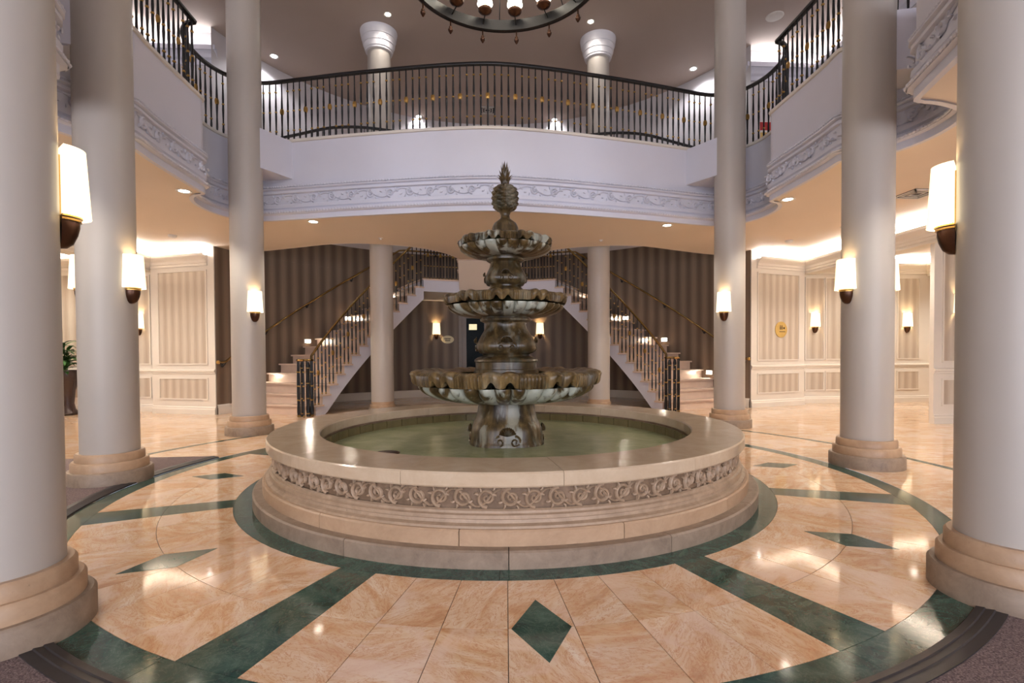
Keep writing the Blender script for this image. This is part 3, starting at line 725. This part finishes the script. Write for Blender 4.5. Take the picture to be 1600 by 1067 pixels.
for k in range(48):
    a0 = 7.5 * k; n_ = 3
    mb = MB(); poly = [pol(1.448, a0 + .15 + 7.2 * j / n_) for j in range(n_ + 1)] + [pol(1.466, a0 + 7.35 - 7.2 * j / n_) for j in range(n_ + 1)]
    if k == 0: tl = mb.prism(poly, .20, .345).data('waterline_tile', plain('waterline_tile', S(112, 100, 66), .3, 0, .2))
    obj('waterline_tile', tl, ft, None, (0, 0, math.radians(a0)))
MB().lathe([(0, .276), (.5, .276), (1.0, .276), (1.449, .276)], 96).build('water', WATER, ft, 60)
o = MB().lathe([(0, .284), (.08, .283), (.095, .279), (.10, .270)], 24).build('drain_cap', COPPER, ft, 60, (-.92, -.42, 0)); o.scale = (1, 1, 1)

def bowl(zl, rl, r_under, z_under, r_bot, z_bot, ngad, groups, lipmat, h_lip):
    NT = 720; NU = 480
    # overhanging lip: ribbed stretches alternate with pairs of shell lobes
    def lip_mod(a):
        g = (a * groups / (2 * PI) + .39) % 1.0
        if g < .45: u = g / .45; return 'rib', u
        return 'shell', (g - .45) / .55
    rows = []
    prof = [(-.30, -.10), (-.22, -.02), (-.12, .012), (-.05, .014), (-.012, 0), (0, -.02), (-.004, -.45), (-.010, -.85), (-.020, -1.0), (-.05, -.93), (-.08, -.8)]
    for d, zf in prof:
        row = []
        for k in range(NT):
            a = 2 * PI * k / NT; kind, u = lip_mod(a); r = rl + d * rl / .75; z = zl + zf * (h_lip if zf < -.05 else 1)
            if d > -.2:
                if kind == 'rib':
                    r += (.0075 * rl / .78) * (1 if (k % 4) in (1, 2) else -1) if zf < .01 else 0; r -= .014 * rl / .78
                else:
                    b = abs(math.sin(2 * PI * u)); r += (.026 * b - .012) * rl / .78
                    z += .014 * b * rl / .78
                    if zf < -.4: z += h_lip * .40 * max(0, math.cos(2 * PI * (u * 2 - .5)) if .06 < u < .94 else 0) * (.9 if zf < -.8 else .5)
            row.append((r * math.cos(a), r * math.sin(a), z))
        rows.append(row)
    b_ = thing_part('bowl', ft)
    MB().grid(rows, False, True).build('scalloped_lip', lipmat, b_, 50)
    rows = []; m = 14
    for j in range(m + 1):
        t = j / m; r0 = r_bot + (r_under - r_bot) * math.sin(t * PI / 2) ** .75 if t > 0 else r_bot
        z0 = z_bot + (z_under - z_bot) * (1 - math.cos(t * PI / 2)) ** .85
        row = []
        for k in range(NU):
            a = 2 * PI * k / NU; gd = abs(math.sin(a * ngad / 2)) ** .45
            env = math.sin(min(1, t * 1.15 + .05) * PI / 2) * (1 if t < .93 else .6)
            r = r0 + (gd - .8) * .075 * env * rl / .78
            row.append((r * math.cos(a), r * math.sin(a), z0))
        rows.append(row)
    MB().grid(rows, False, True).build('gadrooned_underside', {36: BOWLS[0], 30: BOWLS[1], 24: BOWLS[2]}[ngad], b_, 50)
    MB().lathe([(0, zl - .05), (rl * .62, zl - .03), (rl * .80, zl - .012)], 48).build('bowl_water', WATER, b_, 60)
def thing_part(name, parent):
    o = bpy.data.objects.new(name, None); COL.objects.link(o); o.parent = parent; return o
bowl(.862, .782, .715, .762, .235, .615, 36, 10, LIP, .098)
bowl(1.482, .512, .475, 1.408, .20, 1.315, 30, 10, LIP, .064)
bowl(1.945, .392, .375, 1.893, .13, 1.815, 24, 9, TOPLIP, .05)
def pedestal(prof, mat, amp, lob=4, ph=PI / 4):
    rows = []; N = 96
    for r, z, k_ in prof:
        rows.append([((r * (1 + k_ * amp * math.cos(lob * (2 * PI * k / N - ph)))) * math.cos(2 * PI * k / N), (r * (1 + k_ * amp * math.cos(lob * (2 * PI * k / N - ph)))) * math.sin(2 * PI * k / N), z) for k in range(N)])
    return MB().grid(rows, False, True).build('pedestal', mat, ft, 45)
pd1 = pedestal([(.325, .24, 1), (.326, .285, 1), (.318, .30, 1), (.312, .33, 1), (.308, .40, 1), (.290, .44, 1), (.265, .475, .8), (.252, .52, .6), (.243, .56, .4), (.238, .59, .2), (.236, .64, 0)], LOWPED, .05)
pd2 = pedestal([(.28, .80, .3), (.275, .885, .3), (.262, .890, .3), (.262, .945, .3), (.272, .952, .3), (.268, .968, .3), (.24, .985, .2), (.20, .995, 0), (.19, 1.005, 0), (.205, 1.012, .4), (.240, 1.022, 1), (.262, 1.055, 1), (.262, 1.09, 1), (.243, 1.135, 1), (.212, 1.18, .9), (.186, 1.22, .6), (.173, 1.255, .3), (.176, 1.27, 0), (.212, 1.285, 0), (.216, 1.30, 0), (.20, 1.306, 0), (.205, 1.33, 0)], PED, .085)
pd3 = pedestal([(.17, 1.46, .2), (.165, 1.53, .2), (.15, 1.55, .2), (.13, 1.568, 0), (.135, 1.58, .4), (.168, 1.592, 1), (.183, 1.62, 1), (.181, 1.65, 1), (.162, 1.69, .9), (.138, 1.735, .5), (.127, 1.77, .2), (.156, 1.787, 0), (.158, 1.803, 0), (.14, 1.81, 0), (.14, 1.83, 0)], PED, .085)
def shell_orn(sc_, dep, R_):
    mb = MB(); n = 11; rows = []
    for k in range(n * 2 + 1):
        a = PI * (.06 + .88 * k / (n * 2)); rr = .075 * sc_ * (1 if k % 2 else .90)
        rows.append([(math.cos(a) * rr * t, -dep * math.sin(PI * min(1, t + .08)) * (1.0 if k % 2 else .45) - .002, .02 * sc_ + math.sin(a) * rr * t) for t in (0, .25, .5, .75, .95, 1.0)])
    mb.grid(rows)
    for s in (-1, 1):
        pts = []; rad = []
        for k in range(22):
            t = k / 21; a = (PI * .5 + t * 2 * PI * 1.4); r = .048 * sc_ * (1 - .85 * t)
            pts.append((s * (.062 * sc_ + -r * math.cos(a)), -.004 - dep * .4 * t, -.025 * sc_ + r * math.sin(a))); rad.append(.0105 * sc_ * (1 - .4 * t))
        mb.tube(pts, rad, 6)
    mb.v = [(x, y + R_ - math.sqrt(max(0, R_ * R_ - x * x)), z) for x, y, z in mb.v]
    return mb
so1 = shell_orn(1.0, .03, .30).data('shell_ornament', LOWPED, 50); so2 = shell_orn(.78, .024, .25).data('shell_ornament', PED, 50); so3 = shell_orn(.56, .018, .172).data('shell_ornament', PED, 50)
for k in range(4):
    a = -PI / 2 + k * PI / 2 - .03
    obj('shell_ornament', so1, pd1, (.298 * math.cos(a), .298 * math.sin(a), .345), (0, 0, a + PI / 2))
    obj('shell_ornament', so2, pd2, (.243 * math.cos(a), .243 * math.sin(a), 1.085), (0, 0, a + PI / 2))
    obj('shell_ornament', so3, pd3, (.169 * math.cos(a), .169 * math.sin(a), 1.645), (0, 0, a + PI / 2))
# pineapple
pa = thing_part('pineapple_finial', ft)
MB().lathe([(.10, 1.93), (.11, 2.06), (.10, 2.085), (.092, 2.10), (.06, 2.125), (.042, 2.14), (.036, 2.165), (.045, 2.19), (.06, 2.205)], 40).build('finial_stem', PED, pa, 50)
rows = []; NT, NZ = 128, 72
for j in range(NZ + 1):
    t = j / NZ; z = 2.192 + .232 * t; e = abs(2 * t - 1); r0 = .107 * (1 - e ** 3.4) ** .5 + .004
    row = []
    for k in range(NT):
        a = 2 * PI * k / NT; A_ = 4.0 * a + t * 15.5; B_ = 4.0 * a - t * 15.5
        d = (abs(math.sin(A_)) * abs(math.sin(B_))) ** .5
        r = r0 * (0.84 + .21 * d); row.append((r * math.cos(a), r * math.sin(a), z))
    rows.append(row)
MB().grid(rows, False, True).build('fruit', PED, pa, 70)
def leaf(l, w_, out):
    mb = MB(); rows = []
    for k in range(6):
        t = k / 5; c = .018 + out * t ** 1.8; ww = w_ * (1 - t ** 1.6) + .0006
        rows.append([(-ww, c, l * t), (0, c + ww * .5, l * t), (ww, c, l * t)])
    mb.grid(rows); return mb.data('crown_leaf', PED, 60)
lf = [leaf(.070, .028, .050), leaf(.105, .026, .034), leaf(.140, .023, .018), leaf(.172, .018, .004)]
for ring_, (me, n_, z, off) in enumerate(((lf[0], 9, 2.425, 0), (lf[1], 8, 2.435, .3), (lf[2], 7, 2.44, .1), (lf[3], 5, 2.44, .5))):
    for k in range(n_): obj('crown_leaf', me, pa, (0, 0, z), (0, 0, off + 2 * PI * k / n_))

# ------------------------------------------------------------------ stairs
RI, RO = 3.17, R_WALL - .004; RISE = .17; TH1, DTH = 159.0, 44.0 / 14
WOODRAIL = RAILBRASS
def sec_poly(r0, r1, a0, a1, n=3):
    return [pol(r0, a0 + (a1 - a0) * k / n, SC) for k in range(n + 1)] + [pol(r1, a1 - (a1 - a0) * k / n, SC) for k in range(n + 1)]
SB_ME = baluster_mesh(.88, .0105, .0155, (.02, .30, .55, .80)); SM_ME = medallion_mesh(.88, .55)
for s, nm in ((-1, 'left'), (1, 'right')):
    st = thing('staircase', 'pale marble curved stair flight rising on the %s to the rear landing' % nm, 'staircase')
    mir = (lambda P: P) if s < 0 else (lambda P: [(-x, y) for x, y in P][::-1])
    mx = (lambda p: p) if s < 0 else (lambda p: (-p[0],) + tuple(p[1:]))
    for k in range(1, 15):
        a = TH1 - DTH * (k - 1); z = RISE * k; r_in = RI
        MB().prism(mir(sec_poly(r_in - .03, RO, a - DTH - .1, a + .55)), z - .028, z).build('tread', MARBLE_STEP, st)
        MB().prism(mir(sec_poly(r_in, RO, a - .45, a)), z - RISE, z - .028).build('riser', MARBLE_STEP, st)
    # stringer on the open side and sloping underside
    mb = MB()
    sof = lambda a: max(0.0, RISE * ((TH1 - a) / DTH + .55) - .34)
    rows_t = []
    for k in range(1, 15):
        a = TH1 - DTH * (k - 1); zt = RISE * k - .028
        for j in range(3):
            a0, a1 = a - DTH * j / 3, a - DTH * (j + 1) / 3
            for rr in (RI, ):
                p0, p1 = mx(pol(rr, a0, SC)), mx(pol(rr, a1, SC))
                mb.add([(p0[0], p0[1], sof(a0)), (p1[0], p1[1], sof(a1)), (p1[0], p1[1], zt), (p0[0], p0[1], zt)], [(0, 1, 2, 3)])
            q0, q1 = mx(pol(RO, a0, SC)), mx(pol(RO, a1, SC))
            mb.add([(p0[0], p0[1], sof(a0)), (p1[0], p1[1], sof(a1)), (q1[0], q1[1], sof(a1)), (q0[0], q0[1], sof(a0))], [(0, 1, 2, 3)])
    mb.build('stringer', WHITE, st)
    # balustrade
    br = thing('stair_railing', 'black baluster railing with brass handrail on the open side of the %s stairs' % nm, 'railing', (0, 0, 0), 0, 'stair railings')
    RB = RI + .05; rail = []
    for j in range(61):
        a = TH1 + .5 - (DTH * 14 + .5) * j / 60; q = mx(pol(RB, a, SC)); rail.append((q[0], q[1], RISE * ((TH1 - a) / DTH + 1) + .855))
    # level turn along the landing
    for j in range(1, 14):
        a = 115 - 13.5 * j / 13; q = mx(pol(RB, a, SC)); rail.append((q[0], q[1], 2.55 + .90 if j > 1 else rail[-1][2] + .02))
    nw = mx((-3.09, 4.33)); start = Vector(rail[0])
    vol = [(nw[0] + .115 * math.cos(b), nw[1] + .115 * math.sin(b), .93) for b in [(-.2 + PI * 1.6 * k / 14) if s < 0 else (PI + .2 - PI * 1.6 * k / 14) for k in range(15)]][::-1]
    mb = MB().tube(vol + rail, .021, 8); mb.build('handrail', RAILBRASS, br, 60)
    cnt = 0
    for k in range(1, 15):
        for u in (.28, .78):
            a = TH1 - DTH * (k - 1 + u); q = mx(pol(RB, a, SC)); hh = RISE * ((TH1 - a) / DTH + 1) + .855 - RISE * k
            b = obj('baluster', SB_ME, br, (q[0], q[1], RISE * k), (0, 0, math.radians(a) if s < 0 else math.radians(180 - a)), (1, 1, hh / .88))
            cnt += 1
            if cnt % 4 == 2: obj('medallion', SM_ME, b, None, (0, 0, PI / 2))
    for j in range(12):
        a = 114.2 - 13.0 * j / 11; q = mx(pol(RB, a, SC)); b = obj('baluster', SB_ME, br, (q[0], q[1], 2.55), (0, 0, math.radians(a)), (1, 1, .89 / .88))
        if j % 4 == 1: obj('medallion', SM_ME, b, None, (0, 0, PI / 2))
    for j in range(9):
        b_ = -.2 + PI * 1.6 * j / 8 if s < 0 else PI + .2 - PI * 1.6 * j / 8
        b = obj('baluster', SB_ME, br, (nw[0] + .115 * math.cos(b_), nw[1] + .115 * math.sin(b_), 0), None, (1, 1, .92 / .88))
    for dx in (-.045, .045):
        mb = MB().lathe([(.03, 0), (.034, .03), (.026, .06), (.026, .80), (.034, .84), (.02, .90)], 12); o = mb.build('newel_post', BLACK, br, 50, (nw[0] + dx, nw[1], 0))
        for z in (.05, .30, .55, .80): MB().lathe([(.024, z - .01), (.037, z - .005), (.037, z + .005), (.024, z + .01)], 12).build('collar', GOLD, o, 50)
    # handrail on the wall
    wr = thing('wall_handrail', 'brass handrail bracketed to the striped wall along the %s stairs' % nm, 'handrail', (0, 0, 0), 0, 'wall handrails')
    pts = []
    for j in range(50):
        a = 163.2 - (163.2 - 115) * j / 49; q = mx(pol(R_WALL - .085, a, SC)); pts.append((q[0], q[1], max(.90, RISE * ((TH1 - a) / DTH + 1) + .86)))
    for j in range(1, 16):
        a = 115 - 22.0 * j / 15; q = mx(pol(R_WALL - .085, a, SC)); pts.append((q[0], q[1], 2.55 + .88))
    MB().tube(pts, .02, 8).build('rail', RAILBRASS, wr, 60)
    MB().sphere(pts[0], .032).build('end_ball', GOLD, wr, 60)
    for j in (2, 13, 24, 36, 47, 56, 62):
        q = Vector(pts[j]); c = Vector((0, 3.3, 0)); d = (Vector((q.x, q.y, 0)) - c).normalized()
        MB().tube([q - Vector((0, 0, .015)), q + d * .03 - Vector((0, 0, .06)), q + d * .083 - Vector((0, 0, .07))], .011, 6).sphere(q + d * .072 - Vector((0, 0, .07)), .03, n=8, m=5).build('bracket', BLACK, wr, 60)
    # little lights in the wall beside the steps
    for k, kk in enumerate((3.3, 7.2, 10.6, 13.4)):
        a = TH1 - DTH * (kk - 1); q = mx(pol(R_WALL - .012, a, SC)); d = math.radians(a) if s < 0 else math.radians(180 - a)
        zs = RISE * int(kk) + .11
        words = ('lowest', 'second', 'third', 'highest')[k]
        sl = thing('step_light', '%s small wall light beside the treads of the %s stairs' % (words, nm), 'step light', (q[0], q[1], zs), d - PI / 2, 'stair step lights')
        MB().box(-.075, .075, -.010, .008, -.045, .045).build('frame', WHITEPLASTIC, sl); MB().box(-.06, .06, -.013, -.009, -.032, .032).build('lens', DOWN, sl)
        light('step_lamp', 'SPOT', (0, -.03, 0), 4.0, (1, .86, .68), sl, .03, (math.radians(50), 0, PI), 2.4, .8)
# landing and the return flight
ld = thing('stair_landing', 'pale rear landing joining both curved stair flights under a return flight', 'landing')
MB().prism(sec_poly(RI - .02, RO, 65 - .4, 115 + .4, 24), 2.52, 2.55).build('landing_top', MARBLE_STEP, ld)
MB().prism(sec_poly(RI, RO, 65, 115, 24), 2.29, 2.52).build('landing_slab', WHITE, ld)
for k in range(7):
    y = 6.40 - .27 * k; z = 2.55 + RISE * (k + 1)
    MB().box(-.66, .66, y - .29, y + .02, z - .028, z).build('tread', MARBLE_STEP, ld); MB().box(-.63, .63, y - .02, y, z - RISE, z - .028).build('riser', MARBLE_STEP, ld)
mb = MB()
prf = [(6.46, 2.29), (5.84, Z_SOF), (5.84, 3.10), (6.40, 2.72), (6.46, 2.55)]
mb.add([(-.63, y, z) for y, z in prf] + [(.63, y, z) for y, z in prf], [(0, 1, 2, 3, 4), (9, 8, 7, 6, 5)] + [(k, (k + 1) % 5, 5 + (k + 1) % 5, 5 + k) for k in range(5)])
mb.build('return_flight_soffit', SOFFIT, ld)

# ------------------------------------------------------------------ chandelier
ch = thing('chandelier', 'large black ring chandelier with candle shades hanging over the fountain', 'chandelier', (0.0, 0.0, 0))
RC, ZC = .84, 4.26
mb = MB().lathe([(RC - .012, ZC - .045), (RC + .020, ZC - .052), (RC + .028, ZC - .045), (RC + .028, ZC - .030), (RC + .014, ZC - .022), (RC + .014, ZC + .045), (RC + .024, ZC + .052), (RC - .012, ZC + .052), (RC - .012, ZC - .045)], 96)
mb.build('ring', BLACK, ch, 40)
MB().lathe([(RC + .018, ZC - .056), (RC + .031, ZC - .050), (RC + .031, ZC - .034), (RC + .018, ZC - .030)], 96).build('lower_band', COPPER, ch, 40)
fin = MB().lathe([(0, -.125), (.008, -.118), (.022, -.095), (.026, -.08), (.014, -.068), (.018, -.06), (.008, -.045), (.006, 0)], 10).data('finial', COPPER, 60)
cupm = MB().lathe([(0, .0), (.02, .004), (.055, .022), (.068, .040), (.068, .052), (.055, .060), (0, .062)], 18).data('candle_cup', COPPER, 60)
stickm = MB().lathe([(.014, .06), (.014, .13), (.010, .132), (0, .132)], 10).data('candle', SIGNCREAM, 60)
shadem = MB().lathe([(.075, .10), (.055, .20)], 20).data('candle_shade', emit('candle_shade_glow', (1.0, .93, .80, 1), 3.2), 60)
for k in range(16):
    a = PI / 2 + (k + .5) * 2 * PI / 16; c, s_ = math.cos(a), math.sin(a)
    obj('finial', fin, ch, ((RC + .018) * c, (RC + .018) * s_, ZC - .05))
    cu = obj('candle_cup', cupm, ch, ((RC - .10) * c, (RC - .10) * s_, ZC + .03))
    obj('candle', stickm, cu); obj('candle_shade', shadem, cu)
    MB().tube([((RC - .01) * c, (RC - .01) * s_, ZC), ((RC - .10) * c, (RC - .10) * s_, ZC + .035)], .006, 5).build('arm', BLACK, ch)
MB().sphere((0, 0, 4.02), .055, n=16, m=10).lathe([(.02, 4.06), (.02, 5.4), (.05, 5.42), (.05, 5.5), (.015, 5.52), (.015, Z_CEIL)], 12).build('hub_stem', BLACK, ch, 50)
linkm = MB().tube([(.012 * math.cos(t), 0, .024 * math.sin(t)) for t in [2 * PI * k / 10 for k in range(11)]], .003, 5, False).data('chain_link', BLACK, 60)
for k in range(8):
    a = PI / 2 + k * PI / 4; p0 = Vector((RC * math.cos(a), RC * math.sin(a), ZC + .05)); p1 = Vector((.03 * math.cos(a), .03 * math.sin(a), 5.44)); 
    MB().tube([p0, p0 + (p1 - p0) * .5, p1], .005, 5).build('chain', BLACK, ch)
light('chandelier_glow', 'POINT', (0, 0, ZC + .25), 10, (1, .88, .70), ch, .5)

# ------------------------------------------------------------------ recessed lights, vents, detectors
def downlight(label, x, y, z, power, cool=False, angle=2.0, r=.055, group='recessed ceiling lights'):
    t = thing('recessed_light', label, 'ceiling light', (x, y, z), 0, group)
    MB().lathe([(r, -.002), (r * 1.45, -.008), (r * 1.5, -.001), (r, .0)], 24).build('trim_ring', WHITEPLASTIC, t, 50)
    MB().lathe([(0, -.003), (r, -.003)], 24).build('lens', DOWN_COOL if cool else DOWN, t)
    light('downlight', 'SPOT', (0, 0, -.02), power, (.93, .94, 1.0) if cool else (1, .92, .82), t, .05, (0, 0, 0), angle, .6)
for s, nm in ((-1, 'left'), (1, 'right')):
    downlight('recessed light in the soffit of the %s side balcony' % nm, s * 3.55, 1.77, Z_SOF, 44)
    downlight('recessed light in the soffit between %s stair-foot column and balcony edge' % nm, s * 2.53, 3.07, Z_SOF, 44)
    downlight('recessed light in the soffit nearest the %s front column' % nm, s * 3.25, -.95, Z_SOF, 44)
    downlight('bright recessed upper light by the wall above the %s stairs' % nm, s * 4.0, 5.6, Z_CEIL, 34, True, 2.5, .055)
    downlight('bright recessed upper light low over the %s half of the rear gallery' % nm, s * 1.6, 7.9, Z_CEIL, 14, True, 2.5, .055)
    downlight('recessed upper light above the %s end of the central balcony' % nm, s * 1.68, 4.3, Z_CEIL, 14, False, 2.5, .045)
    for lx, ly, w_ in ((5.25, 3.05, 'over the %s aisle behind the column beside the fountain'), (7.4, 4.2, 'in the %s side room near the stairs'), (10.0, 4.2, 'deep in the %s side room'), (5.6, -.6, 'over the %s aisle towards the entrance')):  # fill lights added to brighten aisles and side rooms, no known fixtures
        downlight('added soffit fill light ' + w_ % nm, s * lx, ly, Z_SOF, 75, False, 2.5)
    o = MB().lathe([(0, -.04), (.045, -.036), (.06, -.02), (.062, 0)], 20).build('smoke_detector', WHITEPLASTIC, None, 50, (s * 4.95, 3.98, Z_SOF)); tag(o, 'white round smoke detector on the soffit before the %s panelled pier' % nm, 'detector')
    o = MB().lathe([(0, -.03), (.02, -.028), (.022, -.01), (.04, -.004), (.04, 0)], 16).build('sprinkler_head', WHITEPLASTIC, None, 50, (s * 1.79, 4.06, Z_SOF)); tag(o, 'small sprinkler head on the soffit before the %s back column' % nm, 'sprinkler')
o = MB().lathe([(0, -.012), (.12, -.014), (.135, -.008), (.14, 0)], 32).build('ceiling_speaker', WHITEPLASTIC, None, 40, (4.7, 4.0, Z_CEIL)); tag(o, 'round flat speaker on the upper ceiling right of the right stair-foot column', 'speaker')
def vent(label, x, y, z, wx, wy):
    t = thing('ceiling_vent', label, 'vent', (x, y, z)); 
    MB().box(-wx, wx, -wy, wy, -.006, 0).build('backing', DARKSLOT, t)
    for k in range(3):
        a = 1 - k * .3; mb = MB()
        for q in ((-wx * a, wx * a, -wy * a, -wy * a + .02), (-wx * a, wx * a, wy * a - .02, wy * a), (-wx * a, -wx * a + .02, -wy * a, wy * a), (wx * a - .02, wx * a, -wy * a, wy * a)): mb.box(q[0], q[1], q[2], q[3], -.016 + k * .002, -.006)
        mb.build('louvre_frame', WHITEPLASTIC, t)
vent('square louvred vent in the upper ceiling above the central railing', 0, 7.5, Z_CEIL, .17, .17)
vent('louvred air vent in the soffit beside the right nearest wall lamp', 4.95, 1.48, Z_SOF, .17, .17)

# ------------------------------------------------------------------ signs, poster, plant
def oval_sign(name, label, x, y, z, rz, a, b, mat, marks, cat='sign'):
    t = thing(name, label, cat, (x, y, z), rz)
    ring_ = [(a * math.cos(2 * PI * k / 32), b * math.sin(2 * PI * k / 32)) for k in range(32)]
    mb = MB(); mb.v = [(p, -.012, q) for p, q in ring_] + [(p, 0, q) for p, q in ring_]
    mb.f = [tuple(range(32)), tuple(63 - k for k in range(32))] + [(k, (k + 1) % 32, 32 + (k + 1) % 32, 32 + k) for k in range(32)]
    mb.build('plate', mat, t)
    mb = MB()
    for x0, x1, z0, z1 in marks: mb.box(x0, x1, -.0145, -.011, z0, z1)
    mb.build('print', INK, t)
def dashes(x0, x1, z, h, n):
    out = []; w_ = (x1 - x0) / n
    for k in range(n): out.append((x0 + w_ * k, x0 + w_ * (k + .78), z - h / 2 + (h * .15 if k % 3 == 1 else 0), z + h / 2))
    return out
aw = lambda x: SC[1] + math.sqrt(R_WALL ** 2 - x * x) - .004
oval_sign('room_sign', 'cream oval room sign with two dark lines left of the back door', -.985, aw(.985), 1.37, math.atan2(-.985, -(aw(.985) - 3.3)) * 0 - math.asin(-.985 / R_WALL), .15, .095, SIGNCREAM, dashes(-.08, .075, .018, .026, 8) + dashes(-.065, .06, -.026, .026, 6))
oval_sign('room_sign', 'cream oval room sign right of the back door, half behind the fountain', .985, aw(.985), 1.37, -math.asin(.985 / R_WALL), .15, .095, SIGNCREAM, dashes(-.08, .075, .018, .026, 8) + dashes(-.065, .06, -.026, .026, 6))
t_ = Vector((6.03 - 4.74, 5.20 - 4.78)).normalized(); nn = Vector((t_.y, -t_.x)); pp = Vector((4.74, 4.78)) + t_ * .73 + nn * .006
oval_sign('restroom_sign', 'round gold restroom sign with figures on the right panelled pier', pp.x, pp.y, 1.44, math.atan2(t_.y, t_.x), 0.15, .15, SIGNGOLD,
          [(-.036, -.016, .0, .062), (-.033, -.019, .066, .082), (.004, .026, .0, .062), (.007, .023, .066, .082), (.05, .085, .01, .045), (-.05, .095, -.045, -.032)])
t = thing('notice_poster', 'small red and white notice on the upper right gallery wall', 'poster', (4.96, 4.943, 4.95))
MB().box(0, .26, -.006, 0, 0, .34).build('sheet', WHITEPLASTIC, t); MB().box(.02, .24, -.008, -.006, .17, .32).build('red_block', RED, t); MB().box(.03, .2, -.008, -.006, .03, .13).build('gold_block', SIGNGOLD, t)
oval_sign('gallery_sign', 'gold oval sign low on the upper right gallery wall', 4.95, 4.94, 4.62, 0, .22, .12, SIGNGOLD, dashes(-.12, .12, .03, .03, 7) + dashes(-.1, .1, -.03, .03, 6))
o = MB().lathe([(0, -.03), (.03, -.03), (.035, 0)], 14).build('wall_knob', BLACK, None, 50); o.rotation_euler = (PI / 2, 0, 0); o.rotation_euler = (-PI / 2, 0, 0); o.rotation_euler = (PI / 2, 0, 0)
o.location = (1.24, aw(1.24) - .002, .98); tag(o, 'small dark wall knob below the right back-wall lamp', 'knob')  # small dark knob fixed to the back wall
PLANT = (-7.36, 5.05, 0)
pl = thing('potted_plant', 'leafy green plant in a tall dark pot between the two left columns', 'plant', PLANT)
MB().lathe([(0, 0), (.15, 0), (.16, .03), (.11, .10), (.09, .20), (.11, .42), (.17, .62), (.19, .72), (.17, .78), (.15, .78), (.14, .72), (0, .72)], 24).build('pot', POT, pl, 50)
random.seed(3)
lfm = MB(); rows = []
for k in range(7):
    t_ = k / 6; ww = .034 * math.sin(PI * (.06 + .92 * t_)); rows.append([(-ww, .26 * t_, .10 * t_ - .16 * t_ * t_), (0, .26 * t_, .10 * t_ - .16 * t_ * t_ - .008), (ww, .26 * t_, .10 * t_ - .16 * t_ * t_)])
lfm = lfm.grid(rows).data('leaf', LEAF, 60)
for j in range(5):
    x, y = random.uniform(-.07, .07), random.uniform(-.07, .07); h = .55 - .07 * j; lean = (random.uniform(-.1, .1), random.uniform(-.1, .1))
    MB().tube([(x, y, .70), (x + lean[0] * .5, y + lean[1] * .5, .7 + h * .5), (x + lean[0], y + lean[1], .7 + h)], .009, 5).build('stem', LEAF, pl)
    for k in range(16):
        u = .25 + .75 * k / 15; obj('leaf', lfm, pl, (x + lean[0] * u, y + lean[1] * u, .7 + h * u), (random.uniform(-.2, .7), 0, k * 2.4 + j), (1, random.uniform(.8, 1.25), 1))
